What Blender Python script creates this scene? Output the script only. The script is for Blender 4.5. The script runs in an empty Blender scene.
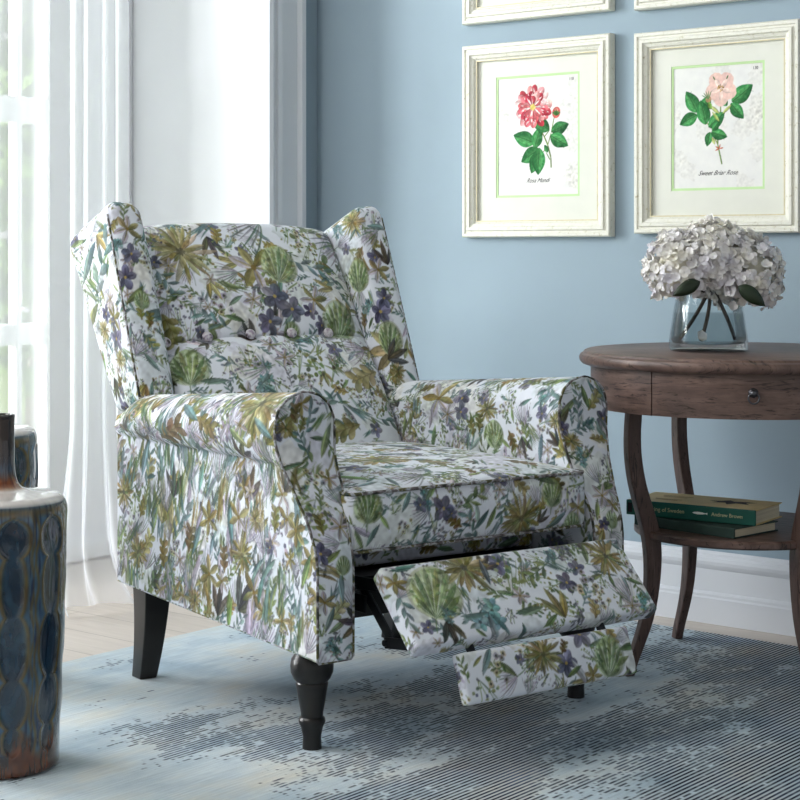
import bpy, bmesh, math, random
import numpy as np
from mathutils import Vector, Matrix
rng = np.random.default_rng(7)
random.seed(7)
SC = bpy.context.scene
COL = SC.collection
PI = math.pi
R_ = math.radians

# ------------------------------------------------------------------ helpers
def lin(c):
    return tuple((v/12.92 if v <= .04045 else ((v+.055)/1.055)**2.4) for v in (x/255. for x in c))
def L4(c): return (*lin(c), 1.)

def mesh_obj(name, V, F, mat=None, parent=None, smooth=True, uv=None, col=None, loc=None):
    me = bpy.data.meshes.new(name)
    V = np.asarray(V, np.float32)
    if isinstance(F, np.ndarray):
        n = F.shape[1]
        me.vertices.add(len(V)); me.vertices.foreach_set('co', V.ravel())
        me.loops.add(F.size); me.loops.foreach_set('vertex_index', F.ravel().astype(np.int32))
        me.polygons.add(len(F)); me.polygons.foreach_set('loop_start', np.arange(0, F.size, n, dtype=np.int32))
        me.update(calc_edges=True); me.validate()
    else:
        me.from_pydata([tuple(map(float, v)) for v in V], [], [list(map(int, f)) for f in F])
        me.update()
    if smooth:
        me.polygons.foreach_set('use_smooth', np.ones(len(me.polygons), bool))
    if col is not None:
        a = me.color_attributes.new('Col', 'FLOAT_COLOR', 'POINT')
        c4 = np.ones((len(V), 4), np.float32); c4[:, :3] = col
        a.data.foreach_set('color', c4.ravel())
    if mat: me.materials.append(mat)
    o = bpy.data.objects.new(name, me); COL.objects.link(o)
    if parent: o.parent = parent
    if loc is not None: o.location = loc
    return o

class MB:
    """collects shapes into one mesh"""
    def __init__(s): s.v = []; s.f = []
    def add(s, V, F):
        b = len(s.v); s.v += [tuple(map(float, v)) for v in V]; s.f += [[int(i)+b for i in f] for f in F]; return s
    def box(s, c, h, rot=None):
        c = Vector(c); V = []
        for x in (-1, 1):
            for y in (-1, 1):
                for z in (-1, 1):
                    p = Vector((x*h[0], y*h[1], z*h[2]))
                    if rot: p = rot @ p
                    V.append(p+c)
        return s.add(V, [(0,1,3,2),(4,6,7,5),(0,4,5,1),(2,3,7,6),(0,2,6,4),(1,5,7,3)])
    def span(s, a, b): # box by corners
        a = Vector(a); b = Vector(b); return s.box((a+b)/2, [abs(x)/2 for x in (b-a)])
    def tube(s, pts, r, n=10, caps=True, closed=False):
        pts = [Vector(p) for p in pts]; m = len(pts)
        rr = r if isinstance(r, (list, tuple, np.ndarray)) else [r]*m
        V = []; F = []; up = None
        for i, p in enumerate(pts):
            if closed: t = (pts[(i+1) % m]-pts[i-1])
            else: t = (pts[min(i+1, m-1)]-pts[max(i-1, 0)])
            t.normalize()
            if up is None: up = t.orthogonal().normalized()
            up = (up - t*up.dot(t)).normalized(); w = t.cross(up)
            for k in range(n):
                a = 2*PI*k/n; V.append(p+(up*math.cos(a)+w*math.sin(a))*rr[i])
        for i in range(m if closed else m-1):
            for k in range(n):
                j = (i+1) % m
                F.append((i*n+k, i*n+(k+1) % n, j*n+(k+1) % n, j*n+k))
        if caps and not closed:
            F.append(list(range(n))[::-1]); F.append([(m-1)*n+k for k in range(n)])
        return s.add(V, F)
    def lathe(s, prof, n=32, c=(0, 0, 0)):
        V = []; F = []; m = len(prof)
        for r, z in prof:
            for k in range(n):
                a = 2*PI*k/n; V.append((c[0]+r*math.cos(a), c[1]+r*math.sin(a), c[2]+z))
        for i in range(m-1):
            for k in range(n):
                F.append((i*n+k, i*n+(k+1) % n, (i+1)*n+(k+1) % n, (i+1)*n+k))
        if prof[0][0] > 1e-5: F.append(list(range(n))[::-1])
        if prof[-1][0] > 1e-5: F.append([(m-1)*n+k for k in range(n)])
        return s.add(V, F)
    def ball(s, c, r, n=12, m=8, rot=None):
        V = []; F = []
        r = r if isinstance(r, (tuple, list)) else (r, r, r)
        for i in range(m+1):
            t = PI*i/m
            for k in range(n):
                a = 2*PI*k/n
                p = Vector((r[0]*math.sin(t)*math.cos(a), r[1]*math.sin(t)*math.sin(a), r[2]*math.cos(t)))
                if rot: p = rot @ p
                V.append(p+Vector(c))
        for i in range(m):
            for k in range(n):
                F.append((i*n+k, (i+1)*n+k, (i+1)*n+(k+1) % n, i*n+(k+1) % n))
        return s.add(V, F)
    def build(s, name, mat, parent=None, smooth=False, bevel=0, seg=2, auto=None, loc=None):
        o = mesh_obj(name, np.array(s.v), s.f, mat, parent, smooth, loc=loc)
        bm = bmesh.new(); bm.from_mesh(o.data)
        bmesh.ops.remove_doubles(bm, verts=bm.verts, dist=1e-6)
        bmesh.ops.recalc_face_normals(bm, faces=bm.faces)
        if auto is not None:
            for e in bm.edges:
                e.smooth = len(e.link_faces) != 2 or e.calc_face_angle(0) < R_(auto)
        bm.to_mesh(o.data); bm.free()
        if bevel:
            b = o.modifiers.new('Bevel', 'BEVEL'); b.width = bevel; b.segments = seg; b.limit_method = 'ANGLE'; b.angle_limit = R_(35)
            for p in o.data.polygons: p.use_smooth = True
            o.modifiers.new('WN', 'WEIGHTED_NORMAL')
        return o

def thing(name, label, cat, loc=(0, 0, 0), rz=0., group=None):
    o = bpy.data.objects.new(name, None); COL.objects.link(o)
    o.location = loc; o.rotation_euler = (0, 0, rz); o.empty_display_size = .05
    return tag(o, label, cat, group)
def tag(o, label, cat, group=None, kind=None):
    o['label'] = label; o['category'] = cat
    if group: o['group'] = group
    if kind: o['kind'] = kind
    return o
def struct(o): o['kind'] = 'structure'; return o

# ------------------------------------------------------------------ materials
def newmat(name):
    m = bpy.data.materials.new(name); m.use_nodes = True
    nt = m.node_tree; nt.nodes.clear()
    out = nt.nodes.new('ShaderNodeOutputMaterial'); b = nt.nodes.new('ShaderNodeBsdfPrincipled')
    nt.links.new(b.outputs[0], out.inputs[0])
    return m, nt, b, out
def N(nt, t, **kw):
    n = nt.nodes.new('ShaderNode'+t)
    for k, v in kw.items():
        if k in n.inputs.keys(): n.inputs[k].default_value = v
        else: setattr(n, k, v)
    return n
def ramp(nt, fac, stops, interp='LINEAR'):
    n = nt.nodes.new('ShaderNodeValToRGB'); cr = n.color_ramp; cr.interpolation = interp
    while len(cr.elements) < len(stops): cr.elements.new(.5)
    for e, (p, c) in zip(cr.elements, stops):
        e.position = p; e.color = c if len(c) == 4 else (*c, 1)
    nt.links.new(fac, n.inputs[0]); return n.outputs[0]
def mixc(nt, fac, a, b, mode='MIX'):
    n = nt.nodes.new('ShaderNodeMix'); n.data_type = 'RGBA'; n.blend_type = mode
    for sock, v in ((n.inputs[0], fac), (n.inputs[6], a), (n.inputs[7], b)):
        if hasattr(v, 'links'): nt.links.new(v, sock)
        else: sock.default_value = v
    return n.outputs[2]
def math_(nt, op, a, b=0., c=0.):
    n = nt.nodes.new('ShaderNodeMath'); n.operation = op
    for i, v in enumerate((a, b, c)):
        if hasattr(v, 'links'): nt.links.new(v, n.inputs[i])
        else: n.inputs[i].default_value = v
    return n.outputs[0]
def coords(nt, kind='Object', scale=(1, 1, 1), rot=(0, 0, 0)):
    t = nt.nodes.new('ShaderNodeTexCoord'); mp = nt.nodes.new('ShaderNodeMapping')
    mp.inputs['Scale'].default_value = scale; mp.inputs['Rotation'].default_value = rot
    nt.links.new(t.outputs[kind], mp.inputs[0]); return mp.outputs[0]
def bump(nt, b, h, s=.2, d=.01):
    n = nt.nodes.new('ShaderNodeBump'); n.inputs['Strength'].default_value = s; n.inputs['Distance'].default_value = d
    nt.links.new(h, n.inputs['Height']); nt.links.new(n.outputs[0], b.inputs['Normal'])
def noise(nt, vec, scale, detail=3., rough=.5, dist=0.):
    n = N(nt, 'TexNoise', Scale=scale, Detail=detail, Roughness=rough, Distortion=dist)
    nt.links.new(vec, n.inputs['Vector']); return n.outputs[0]
def plain(name, rgb, rough=.5, var=.08, scale=8., bumps=.05, metal=0., spec=.5, coat=0., kind='Object'):
    m, nt, b, _ = newmat(name)
    v = coords(nt, kind); f = noise(nt, v, scale, 4.)
    lo = tuple(x*(1-var) for x in lin(rgb)); hi = tuple(min(1, x*(1+var)) for x in lin(rgb))
    nt.links.new(ramp(nt, f, [(.3, lo), (.7, hi)]), b.inputs['Base Color'])
    b.inputs['Roughness'].default_value = rough; b.inputs['Metallic'].default_value = metal
    b.inputs['Specular IOR Level'].default_value = spec; b.inputs['Coat Weight'].default_value = coat
    if bumps: bump(nt, b, noise(nt, v, scale*12, 3.), bumps, .003)
    return m
def attr_mat(name, rough=.7, bscale=900., bstr=.15, spec=.3, coat=0., sheen=0., coat_rough=.1):
    m, nt, b, _ = newmat(name)
    a = N(nt, 'Attribute', attribute_name='Col')
    v = coords(nt)
    f = noise(nt, v, 35., 3.)
    k = ramp(nt, f, [(.25, (.94, .94, .95)), (.75, (1.04, 1.04, 1.03))])
    nt.links.new(mixc(nt, 1., a.outputs['Color'], k, 'MULTIPLY'), b.inputs['Base Color'])
    b.inputs['Roughness'].default_value = rough; b.inputs['Specular IOR Level'].default_value = spec
    b.inputs['Coat Weight'].default_value = coat; b.inputs['Coat Roughness'].default_value = coat_rough
    b.inputs['Sheen Weight'].default_value = sheen
    if bstr: bump(nt, b, noise(nt, v, bscale, 2.), bstr, .001)
    return m

# ------------------------------------------------------------------ watercolour painter (pattern of the cloth)
class Canvas:
    """surface pattern painted stroke by stroke, in metres; K pixels per metre; colours sRGB 0..1"""
    def __init__(s, w, h, K, bg):
        s.K = K; s.w = int(w*K); s.h = int(h*K)
        s.a = np.empty((s.h, s.w, 3), np.float32); s.a[:] = np.array(bg, np.float32)/255.
        n = rng.random((256, 256)).astype(np.float32)
        def blur(x, k):
            for ax in (0, 1):
                x = sum(np.roll(x, i, ax) for i in range(-k, k+1))/(2*k+1)
            return (x-x.min())/(x.max()-x.min())
        s.n1 = blur(blur(n, 3), 2); s.n2 = blur(blur(rng.random((256, 256)).astype(np.float32), 9), 6)
    def win(s, x, y, r):
        x0 = max(0, int(x-r)); x1 = min(s.w, int(x+r)+2); y0 = max(0, int(y-r)); y1 = min(s.h, int(y+r)+2)
        if x1 <= x0 or y1 <= y0: return None
        Y, X = np.mgrid[y0:y1, x0:x1].astype(np.float32)
        return (slice(y0, y1), slice(x0, x1)), X, Y
    def put(s, sl, m, col, X, Y, mott=.3):
        n = s.n1[(Y.astype(int)) % 256, (X.astype(int)) % 256]*.6+s.n2[(Y.astype(int)*2) % 256, (X.astype(int)*2) % 256]*.4
        c = np.array(col, np.float32)/255.
        k = (1+mott*(n-.5)*1.6)[..., None]
        cc = np.clip(c*k, 0, 1)
        m = (m*(1-mott*.8*np.clip(n-.45, 0, 1)))[..., None]
        s.a[sl] = s.a[sl]*(1-m)+cc*m
    def petal(s, x, y, ang, L, W, col, al=.85, p=1., q=.8, bend=0., col2=None, mott=.35):
        """x,y,L,W in metres, starts at x,y and runs along ang"""
        K = s.K; x *= K; y *= K; L *= K; W = max(W*K, .55)
        w = s.win(x+L*.5*math.cos(ang), y+L*.5*math.sin(ang), L*.6+W+abs(bend)*L+2)
        if w is None: return
        sl, X, Y = w
        dx = (X-x)*math.cos(ang)+(Y-y)*math.sin(ang); dy = -(X-x)*math.sin(ang)+(Y-y)*math.cos(ang)
        t = np.clip(dx/L, 0, 1); dy = dy-bend*L*t*t
        hw = W*np.clip(np.sin(PI*t**p), 0, 1)**q
        m = np.clip(hw-np.abs(dy)+.5, 0, 1)*((dx > 0) & (dx < L))*al
        c1 = np.array(col, np.float32)[None, None]; c2 = np.array(col2 if col2 is not None else col, np.float32)[None, None]
        c = c1*(1-t[..., None])+c2*t[..., None]
        if W > 1.6:     # pigment gathers at the edge of a stroke, one half is washed out
            sh = 1-.26*np.clip(1-(hw-np.abs(dy))/1.5, 0, 1)+.20*np.clip(dy/np.maximum(hw, 1), -1, 1)
            c = c*sh[..., None]
        s.put(sl, m, np.clip(c, 0, 255), X, Y, mott)
    def dot(s, x, y, r, col, al=.9, el=1., ang=0., mott=.3, ragged=0.):
        K = s.K; x *= K; y *= K; r = max(r*K, .7)
        w = s.win(x, y, r*max(1, el)*1.25+2)
        if w is None: return
        sl, X, Y = w
        dx = (X-x)*math.cos(ang)+(Y-y)*math.sin(ang); dy = -(X-x)*math.sin(ang)+(Y-y)*math.cos(ang)
        d = np.sqrt((dx/el)**2+dy**2)
        if ragged:
            th = np.arctan2(dy, dx); ph = rng.random(3)*6
            d = d*(1+ragged*(np.sin(5*th+ph[0])+.7*np.sin(9*th+ph[1])+.5*np.sin(14*th+ph[2]))*.5)
        s.put(sl, np.clip(r-d+.5, 0, 1)*al, col, X, Y, mott)
    def line(s, x, y, ang, L, W, col, al=.8, bend=0.):
        s.petal(x, y, ang, L, W, col, al, .6, .25, bend, mott=.2)
    def sample(s, u, v):
        x = np.clip(u*s.K-.5, 0, s.w-1.001); y = np.clip(v*s.K-.5, 0, s.h-1.001)
        i = x.astype(int); j = y.astype(int); fx = (x-i)[:, None]; fy = (y-j)[:, None]
        a = s.a
        c = (a[j, i]*(1-fx)+a[j, i+1]*fx)*(1-fy)+(a[j+1, i]*(1-fx)+a[j+1, i+1]*fx)*fy
        return np.where(c <= .04045, c/12.92, ((c+.055)/1.055)**2.4)

U = lambda a, b: float(rng.uniform(a, b))
def jit(c, k=22):
    d = U(-k, k); return tuple(min(255, max(0, v+d+U(-k, k)*.4)) for v in c)
GOLD = [(134,122,66),(112,104,58),(156,146,96),(98,96,54),(174,166,122),(126,120,80),(144,124,70)]
GREEN = [(92,114,70),(116,136,84),(70,92,62),(134,148,98),(82,106,80),(104,120,76),(124,134,74)]
TEAL = [(80,112,112),(104,134,132),(128,152,150),(66,94,94),(98,122,116),(112,132,136)]
LILAC = [(174,164,180),(188,180,192),(160,152,168),(196,188,196)]
SLATE = [(90,92,108),(110,110,126),(80,82,98),(126,126,138)]
VIOLET = [(110,110,140),(94,94,122),(126,128,158),(80,82,106),(112,108,124)]
DARK = [(66,64,50),(58,60,54),(82,74,50),(56,58,64)]
AQUA = [(104,150,152),(130,168,168),(92,136,138)]
pick = lambda a: a[int(rng.integers(len(a)))]

def m_chrys(c, x, y, R, ang, v=0):
    n = 28
    pal = GOLD if v == 0 else [(176,164,110),(160,150,96),(146,140,104),(190,178,140),(124,118,70)]
    for k in range(n):
        a = ang+2*PI*k/n+U(-.12, .12)
        c.petal(x+.12*R*math.cos(a), y+.12*R*math.sin(a), a, R*U(.6, 1.05), R*U(.055, .10), jit(pick(pal)), .8, 1.3, .7, U(-.15, .15))
    for k in range(12):
        a = ang+2*PI*k/12+U(-.2, .2)
        c.petal(x, y, a, R*U(.4, .6), R*.08, jit(pick(GREEN[:2]+GOLD) if v == 0 else pick(GOLD)), .7, 1.2, .8)
    c.dot(x, y, R*.13, pick(DARK), .6, ragged=.3)
def m_lily(c, x, y, R, ang, v=0):
    for k in range(6):
        a = ang+2*PI*k/6+U(-.15, .15)
        if v == 2 or (v == 0 and k in (0, 2, 3)): c1, c2 = pick(LILAC), pick(LILAC)
        else: c1, c2 = pick(GOLD), jit(pick(GOLD))
        L = R*U(.85, 1.05); b = U(-.12, .12)
        c.petal(x, y, a, L, R*U(.15, .2), jit(c1, 8), .88, 1.1, .75, b, jit(c2, 8))
        c.petal(x, y, a, L*.8, R*.05, jit(pick(GOLD)), .6, .8, .8, b)
        c.line(x, y, a, L*.85, .0007, jit(pick(GOLD)), .5, b)
    c.dot(x, y, R*.1, (120,96,40), .8)
def m_violet(c, x, y, R, ang, v=0):
    pal = SLATE+VIOLET if v == 0 else VIOLET+[(60,58,84),(70,66,92)]
    for k in range(5):
        a = ang+2*PI*k/5+U(-.15, .15); col = jit(pick(pal), 10)
        c.petal(x, y, a, R*U(.85, 1.0), R*U(.26, .34), col, .9, 1.2, .6, U(-.1, .1), jit(pick(pal), 12))
        c.petal(x, y, a+U(-.1, .1), R*.7, R*.08, tuple(q*.72 for q in col), .5, 1.1, .8)
    c.dot(x, y, R*.11, (178,156,84), .95)
def m_fan(c, x, y, R, ang, v=0):
    g = [(150,170,118),(188,200,164)] if v == 0 else [(146,166,146),(186,198,182)]
    ca, sa = math.cos(ang), math.sin(ang); bx, by = x-R*.95*ca, y-R*.95*sa
    c.petal(bx+U(-.04, .04)*R, by+U(-.04, .04)*R, ang, 1.95*R, R*.92, pick([(112,134,84),(120,140,112),(136,140,86)]), .38, .85, .5)
    c.petal(bx, by, ang, 1.88*R, R*.84, g[1], .6, .85, .5, 0, g[0], .7)
    pal = [(92,116,66),(116,142,82),(138,160,98),(84,108,72),(128,150,116),(150,148,90),(106,130,96)]
    for k in range(-4, 5):
        a = ang+k*.25; L = R*(1.86-.062*k*k)
        c.petal(bx, by, a, L, R*.105, jit(pick(pal)), .72, 1.5, .8, -.04*k, jit(pick(pal)), .7)
        c.line(bx, by, a+.1, L*.95, .0008, (222,228,216), .7, -.04*k)
        for q in range(3):
            f = .45+.16*q; px, py = bx+L*f*math.cos(a), by+L*f*math.sin(a)
            c.petal(px, py, a+pick([-.7, .7]), R*U(.16, .26), R*.05, jit(pick(pal)), .7, 1.1, .7)
        c.line(bx, by, a, L, .0007, (78,102,64), .5, -.04*k)
    c.line(bx, by, ang+PI, R*.5, .0012, (90,116,72), .8, .1)
def m_sprig(c, x, y, R, ang, v=0):
    pal = TEAL if v == 0 else (GREEN if v == 1 else [(104,108,118),(86,92,100),(130,134,140)])
    b = U(-.25, .25); bx, by = x-R*math.cos(ang), y-R*math.sin(ang)
    c.line(bx, by, ang, 2*R, .0012, pick(pal), .8, b)
    for k in range(6):
        t = .15+.8*k/6; d = 2*R*t; off = b*2*R*t*t
        px = bx+d*math.cos(ang)-off*math.sin(ang); py = by+d*math.sin(ang)+off*math.cos(ang)
        sg = 1 if k % 2 else -1
        col = jit(pick(pal))
        a = ang+sg*U(.45, .75)
        L = R*U(.55, .8)
        c.petal(px, py, a, L, R*U(.09, .14), col, .85, 1., .9, U(-.2, .2), jit(pick(pal)))
        c.line(px, py, a, L*.8, .0006, tuple(q*.7 for q in col), .5)
def m_leaf(c, x, y, R, ang, v=0):
    pal = (TEAL, GREEN, DARK, GOLD, LILAC)[v]
    for k in ((0,) if v in (0, 1, 4) else (-1, 0, 1)):
        col = jit(pick(pal)); a = ang+k*.55; L = 2*R*(1-.12*abs(k))
        bx, by = x-R*math.cos(ang), y-R*math.sin(ang)
        c.petal(bx, by, a, L, R*.23, col, .88, 1., .9, U(-.12, .12), jit(pick(pal)))
        c.petal(bx, by, a+.08, L*.85, R*.08, tuple(min(255, q*1.35+10) for q in col), .55, 1., .8)
        c.line(bx, by, a, L*.9, .0007, tuple(q*.65 for q in col), .7)
def m_pansy(c, x, y, R, ang, v=0):
    for k in range(8):
        a = U(0, 2*PI); r = R*U(.15, .95); px, py = x+r*math.cos(a), y+r*math.sin(a)
        c.line(px, py, ang+PI+U(-.4, .4), R*.5, .0008, pick(GREEN), .8, U(-.2, .2))
        c.petal(px-R*.2*math.cos(ang), py-R*.2*math.sin(ang), ang+U(-1.5, 1.5), R*.28, R*.07, jit(pick(GREEN)), .85)
        col = pick([(196,188,156),(186,178,146),(166,160,172),(150,148,160)])
        for q in range(4): c.dot(px+R*.1*math.cos(q*1.57+a), py+R*.1*math.sin(q*1.57+a), R*.1, jit(col), .85)
        c.dot(px, py, R*.08, pick(DARK), .9, ragged=.3)
def m_berry(c, x, y, R, ang, v=0):
    pal = (GREEN+SLATE[:2], SLATE+LILAC[:1], GREEN+GOLD[:2]+DARK[:1])[v]
    for k in range(4): c.line(x-R*math.cos(ang), y-R*math.sin(ang), ang+U(-.5, .5), R*1.8, .0009, pick(GREEN), .75, U(-.2, .2))
    for k in range(24):
        a = U(0, 2*PI); r = R*math.sqrt(U(.02, 1)); col = jit(pick(pal))
        c.dot(x+r*math.cos(a), y+r*math.sin(a), R*U(.06, .11), col, .85, U(1., 1.7), U(0, 3))
def m_agap(c, x, y, R, ang, v=0):
    pal = [(104,106,112),(140,134,150),(90,112,96),(150,146,160)]
    bx, by = x-R*math.cos(ang), y-R*math.sin(ang)
    c.dot(bx+R*.9*math.cos(ang), by+R*.9*math.sin(ang), R*.5, (196,192,206), .35, 1.4, ang)
    for k in range(9):
        a = ang+(k-4)*.2
        c.petal(bx, by, a, R*U(1.5, 2.), R*.035, jit(pick(pal)), .85, .9, .8, -(k-4)*.06)
    c.line(bx, by, ang+PI, R*.7, .0012, (90,120,90), .8, .1)
def m_aqua(c, x, y, R, ang, v=0):
    for k in range(6):
        a = U(0, 2*PI); r = R*U(.1, .65); px, py = x+r*math.cos(a), y+r*math.sin(a)
        for q in range(5):
            b = q*1.257+a; c.petal(px, py, b, R*.34, R*.11, jit(pick(AQUA if v == 0 else TEAL+AQUA)), .8, 1.2, .6)
        c.dot(px, py, R*.06, pick(DARK), .7)
    for k in range(5): c.petal(x, y, U(0, 6.28), R*1.1, R*.09, jit(pick(TEAL)), .7, 1., .9, U(-.2, .2))
def m_oak(c, x, y, R, ang, v=0):
    col = jit(pick(GOLD[:3]))
    c.petal(x-R*math.cos(ang), y-R*math.sin(ang), ang, 2*R, R*.28, col, .85, 1., .7)
    for k in range(3):
        for sg in (-1, 1):
            t = -.6+.55*k
            c.petal(x+R*t*math.cos(ang), y+R*t*math.sin(ang), ang+sg*.8, R*.75, R*.2, jit(col), .85, 1.3, .6)
    c.line(x-R*math.cos(ang), y-R*math.sin(ang), ang, 1.9*R, .0009, (90,74,36), .6)
def m_blade(c, x, y, R, ang, v=0):
    for k in range(7):
        a = ang+U(-.3, .3); pal = (GREEN, TEAL, GOLD, LILAC+SLATE[3:], GREEN+TEAL)[v]
        c.petal(x-R*math.cos(a)+U(-.4, .4)*R, y-R*math.sin(a)+U(-.2, .2)*R, a, 2*R*U(.6, 1.1), R*U(.05, .12), jit(pick(pal)), .72, 1.1, .9, U(-.25, .25))
def m_wash(c, x, y, R, ang, v=0):
    col = ((204,202,216), (220,218,210), (202,212,216), (210,216,208))[v]
    c.dot(x, y, R, col, .5, U(1, 1.6), ang, .5, .15)
MOTIF = dict(chrys=m_chrys, lily=m_lily, violet=m_violet, fan=m_fan, sprig=m_sprig, leaf=m_leaf, pansy=m_pansy,
             berry=m_berry, agap=m_agap, aqua=m_aqua, oak=m_oak, blade=m_blade, wash=m_wash)
def fill(c, x0, y0, w, h, density, rmin, rmax, avoid=(), up=None, kinds=None):
    kinds = kinds or ['sprig','leaf','berry','pansy','blade','lily','violet','agap','oak','chrys','aqua','fan']
    n = int(w*h*density)
    for k in range(int(w*h*130)):
        m_wash(c, x0+U(0, w), y0+U(0, h), U(.012, .045), U(0, 3), int(rng.integers(4)))
    for k in range(n):
        x, y = x0+U(0, w), y0+U(0, h)
        if any((x-a)**2+(y-b)**2 < (r*.62)**2 for a, b, r in avoid): continue
        kd = kinds[int(rng.integers(len(kinds)))]
        R = U(rmin, rmax)*(1.25 if kd in ('chrys', 'fan') else 1.)
        ang = U(0, 2*PI) if up is None else up+U(-.5, .5)
        nv = dict(leaf=5, sprig=3, berry=3, blade=5, lily=3, violet=2, chrys=2, fan=2, aqua=2).get(kd, 1)
        MOTIF[kd](c, x, y, R, ang, int(rng.integers(nv)))

def gaps(c, x0, y0, w, h, n, rmin, rmax, up=None):
    bgc = np.array(BG, np.float32)/255.
    kinds = [('leaf', 0), ('leaf', 1), ('blade', 0), ('blade', 1), ('sprig', 0), ('sprig', 1), ('pansy', 0), ('berry', 0), ('agap', 0), ('leaf', 1), ('oak', 0), ('berry', 1), ('lily', 2)]
    for k in range(n):
        x, y = x0+U(0, w), y0+U(0, h); i, j = min(c.h-1, int(y*c.K)), min(c.w-1, int(x*c.K)); r = 5
        p = c.a[max(0, i-r):i+r+1, max(0, j-r):j+r+1]
        if np.abs(p-bgc).sum(-1).mean() > .16: continue
        kd, v = kinds[int(rng.integers(len(kinds)))]
        MOTIF[kd](c, x, y, U(rmin, rmax), U(0, 2*PI) if up is None else up+U(-.5, .5), v)

# ------------------------------------------------------------------ dense surfaces
def weld(parts):
    """parts: list of (P (n,m,3), UV (n,m,2)); returns verts, quads, uv"""
    V = []; T = []; F = []; b = 0
    for P, uvs in parts:
        n, m = P.shape[:2]
        i = np.arange(n*m).reshape(n, m)+b
        F.append(np.stack([i[:-1, :-1], i[1:, :-1], i[1:, 1:], i[:-1, 1:]], -1).reshape(-1, 4))
        V.append(P.reshape(-1, 3)); T.append(uvs.reshape(-1, 2)); b += n*m
    V = np.concatenate(V); T = np.concatenate(T); F = np.concatenate(F)
    key = np.round(V*20000).astype(np.int64)
    _, idx, inv = np.unique(key, axis=0, return_index=True, return_inverse=True)
    inv = inv.ravel()
    F = inv[F]; V = V[idx]; T = T[idx]
    ok = (F[:, 0] != F[:, 1]) & (F[:, 1] != F[:, 2]) & (F[:, 2] != F[:, 3]) & (F[:, 3] != F[:, 0]) & (F[:, 0] != F[:, 2]) & (F[:, 1] != F[:, 3])
    return V, F[ok], T
def rbox(a, b, c, r, st, coarse_back=True):
    """rounded box of half sizes a,b,c; yields faces as (p grid, uv) with uv unrolled from the front (-y) face"""
    out = []
    def rng_(h): 
        n = max(6, int(2*h/st)); return np.linspace(-h, h, n+1)
    X, Y, Z = rng_(a), rng_(b), rng_(c)
    for face in ('-y', '+y', '-x', '+x', '-z', '+z'):
        if face[1] == 'y':
            u, v = np.meshgrid(X, Z, indexing='ij'); s = -b if face[0] == '-' else b
            p = np.stack([u, np.full_like(u, s), v], -1)
            t = np.stack([u, v], -1) if s < 0 else np.stack([-u+2*a+2*b, v], -1)
            flip = s > 0
        elif face[1] == 'x':
            u, v = np.meshgrid(Y, Z, indexing='ij'); s = -a if face[0] == '-' else a
            p = np.stack([np.full_like(u, s), u, v], -1)
            t = np.stack([(-1 if s < 0 else 1)*(a+u+b), v], -1); flip = s < 0
        else:
            u, v = np.meshgrid(X, Y, indexing='ij'); s = -c if face[0] == '-' else c
            p = np.stack([u, v, np.full_like(u, s)], -1)
            t = np.stack([u, (-1 if s < 0 else 1)*(c+v+b)], -1); flip = s < 0
        if flip: p = p[::-1]; t = t[::-1]
        out.append([p[:, ::-1] if False else p, t])
    h = np.array([a, b, c])
    for o in out:
        p = o[0]; q = np.clip(p, -(h-r), h-r); d = p-q; L = np.linalg.norm(d, axis=-1, keepdims=True)
        o[0] = q+d/np.maximum(L, 1e-9)*r
    return out
def sstep(x, a, b):
    t = np.clip((x-a)/(b-a), 0, 1); return t*t*(3-2*t)
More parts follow.
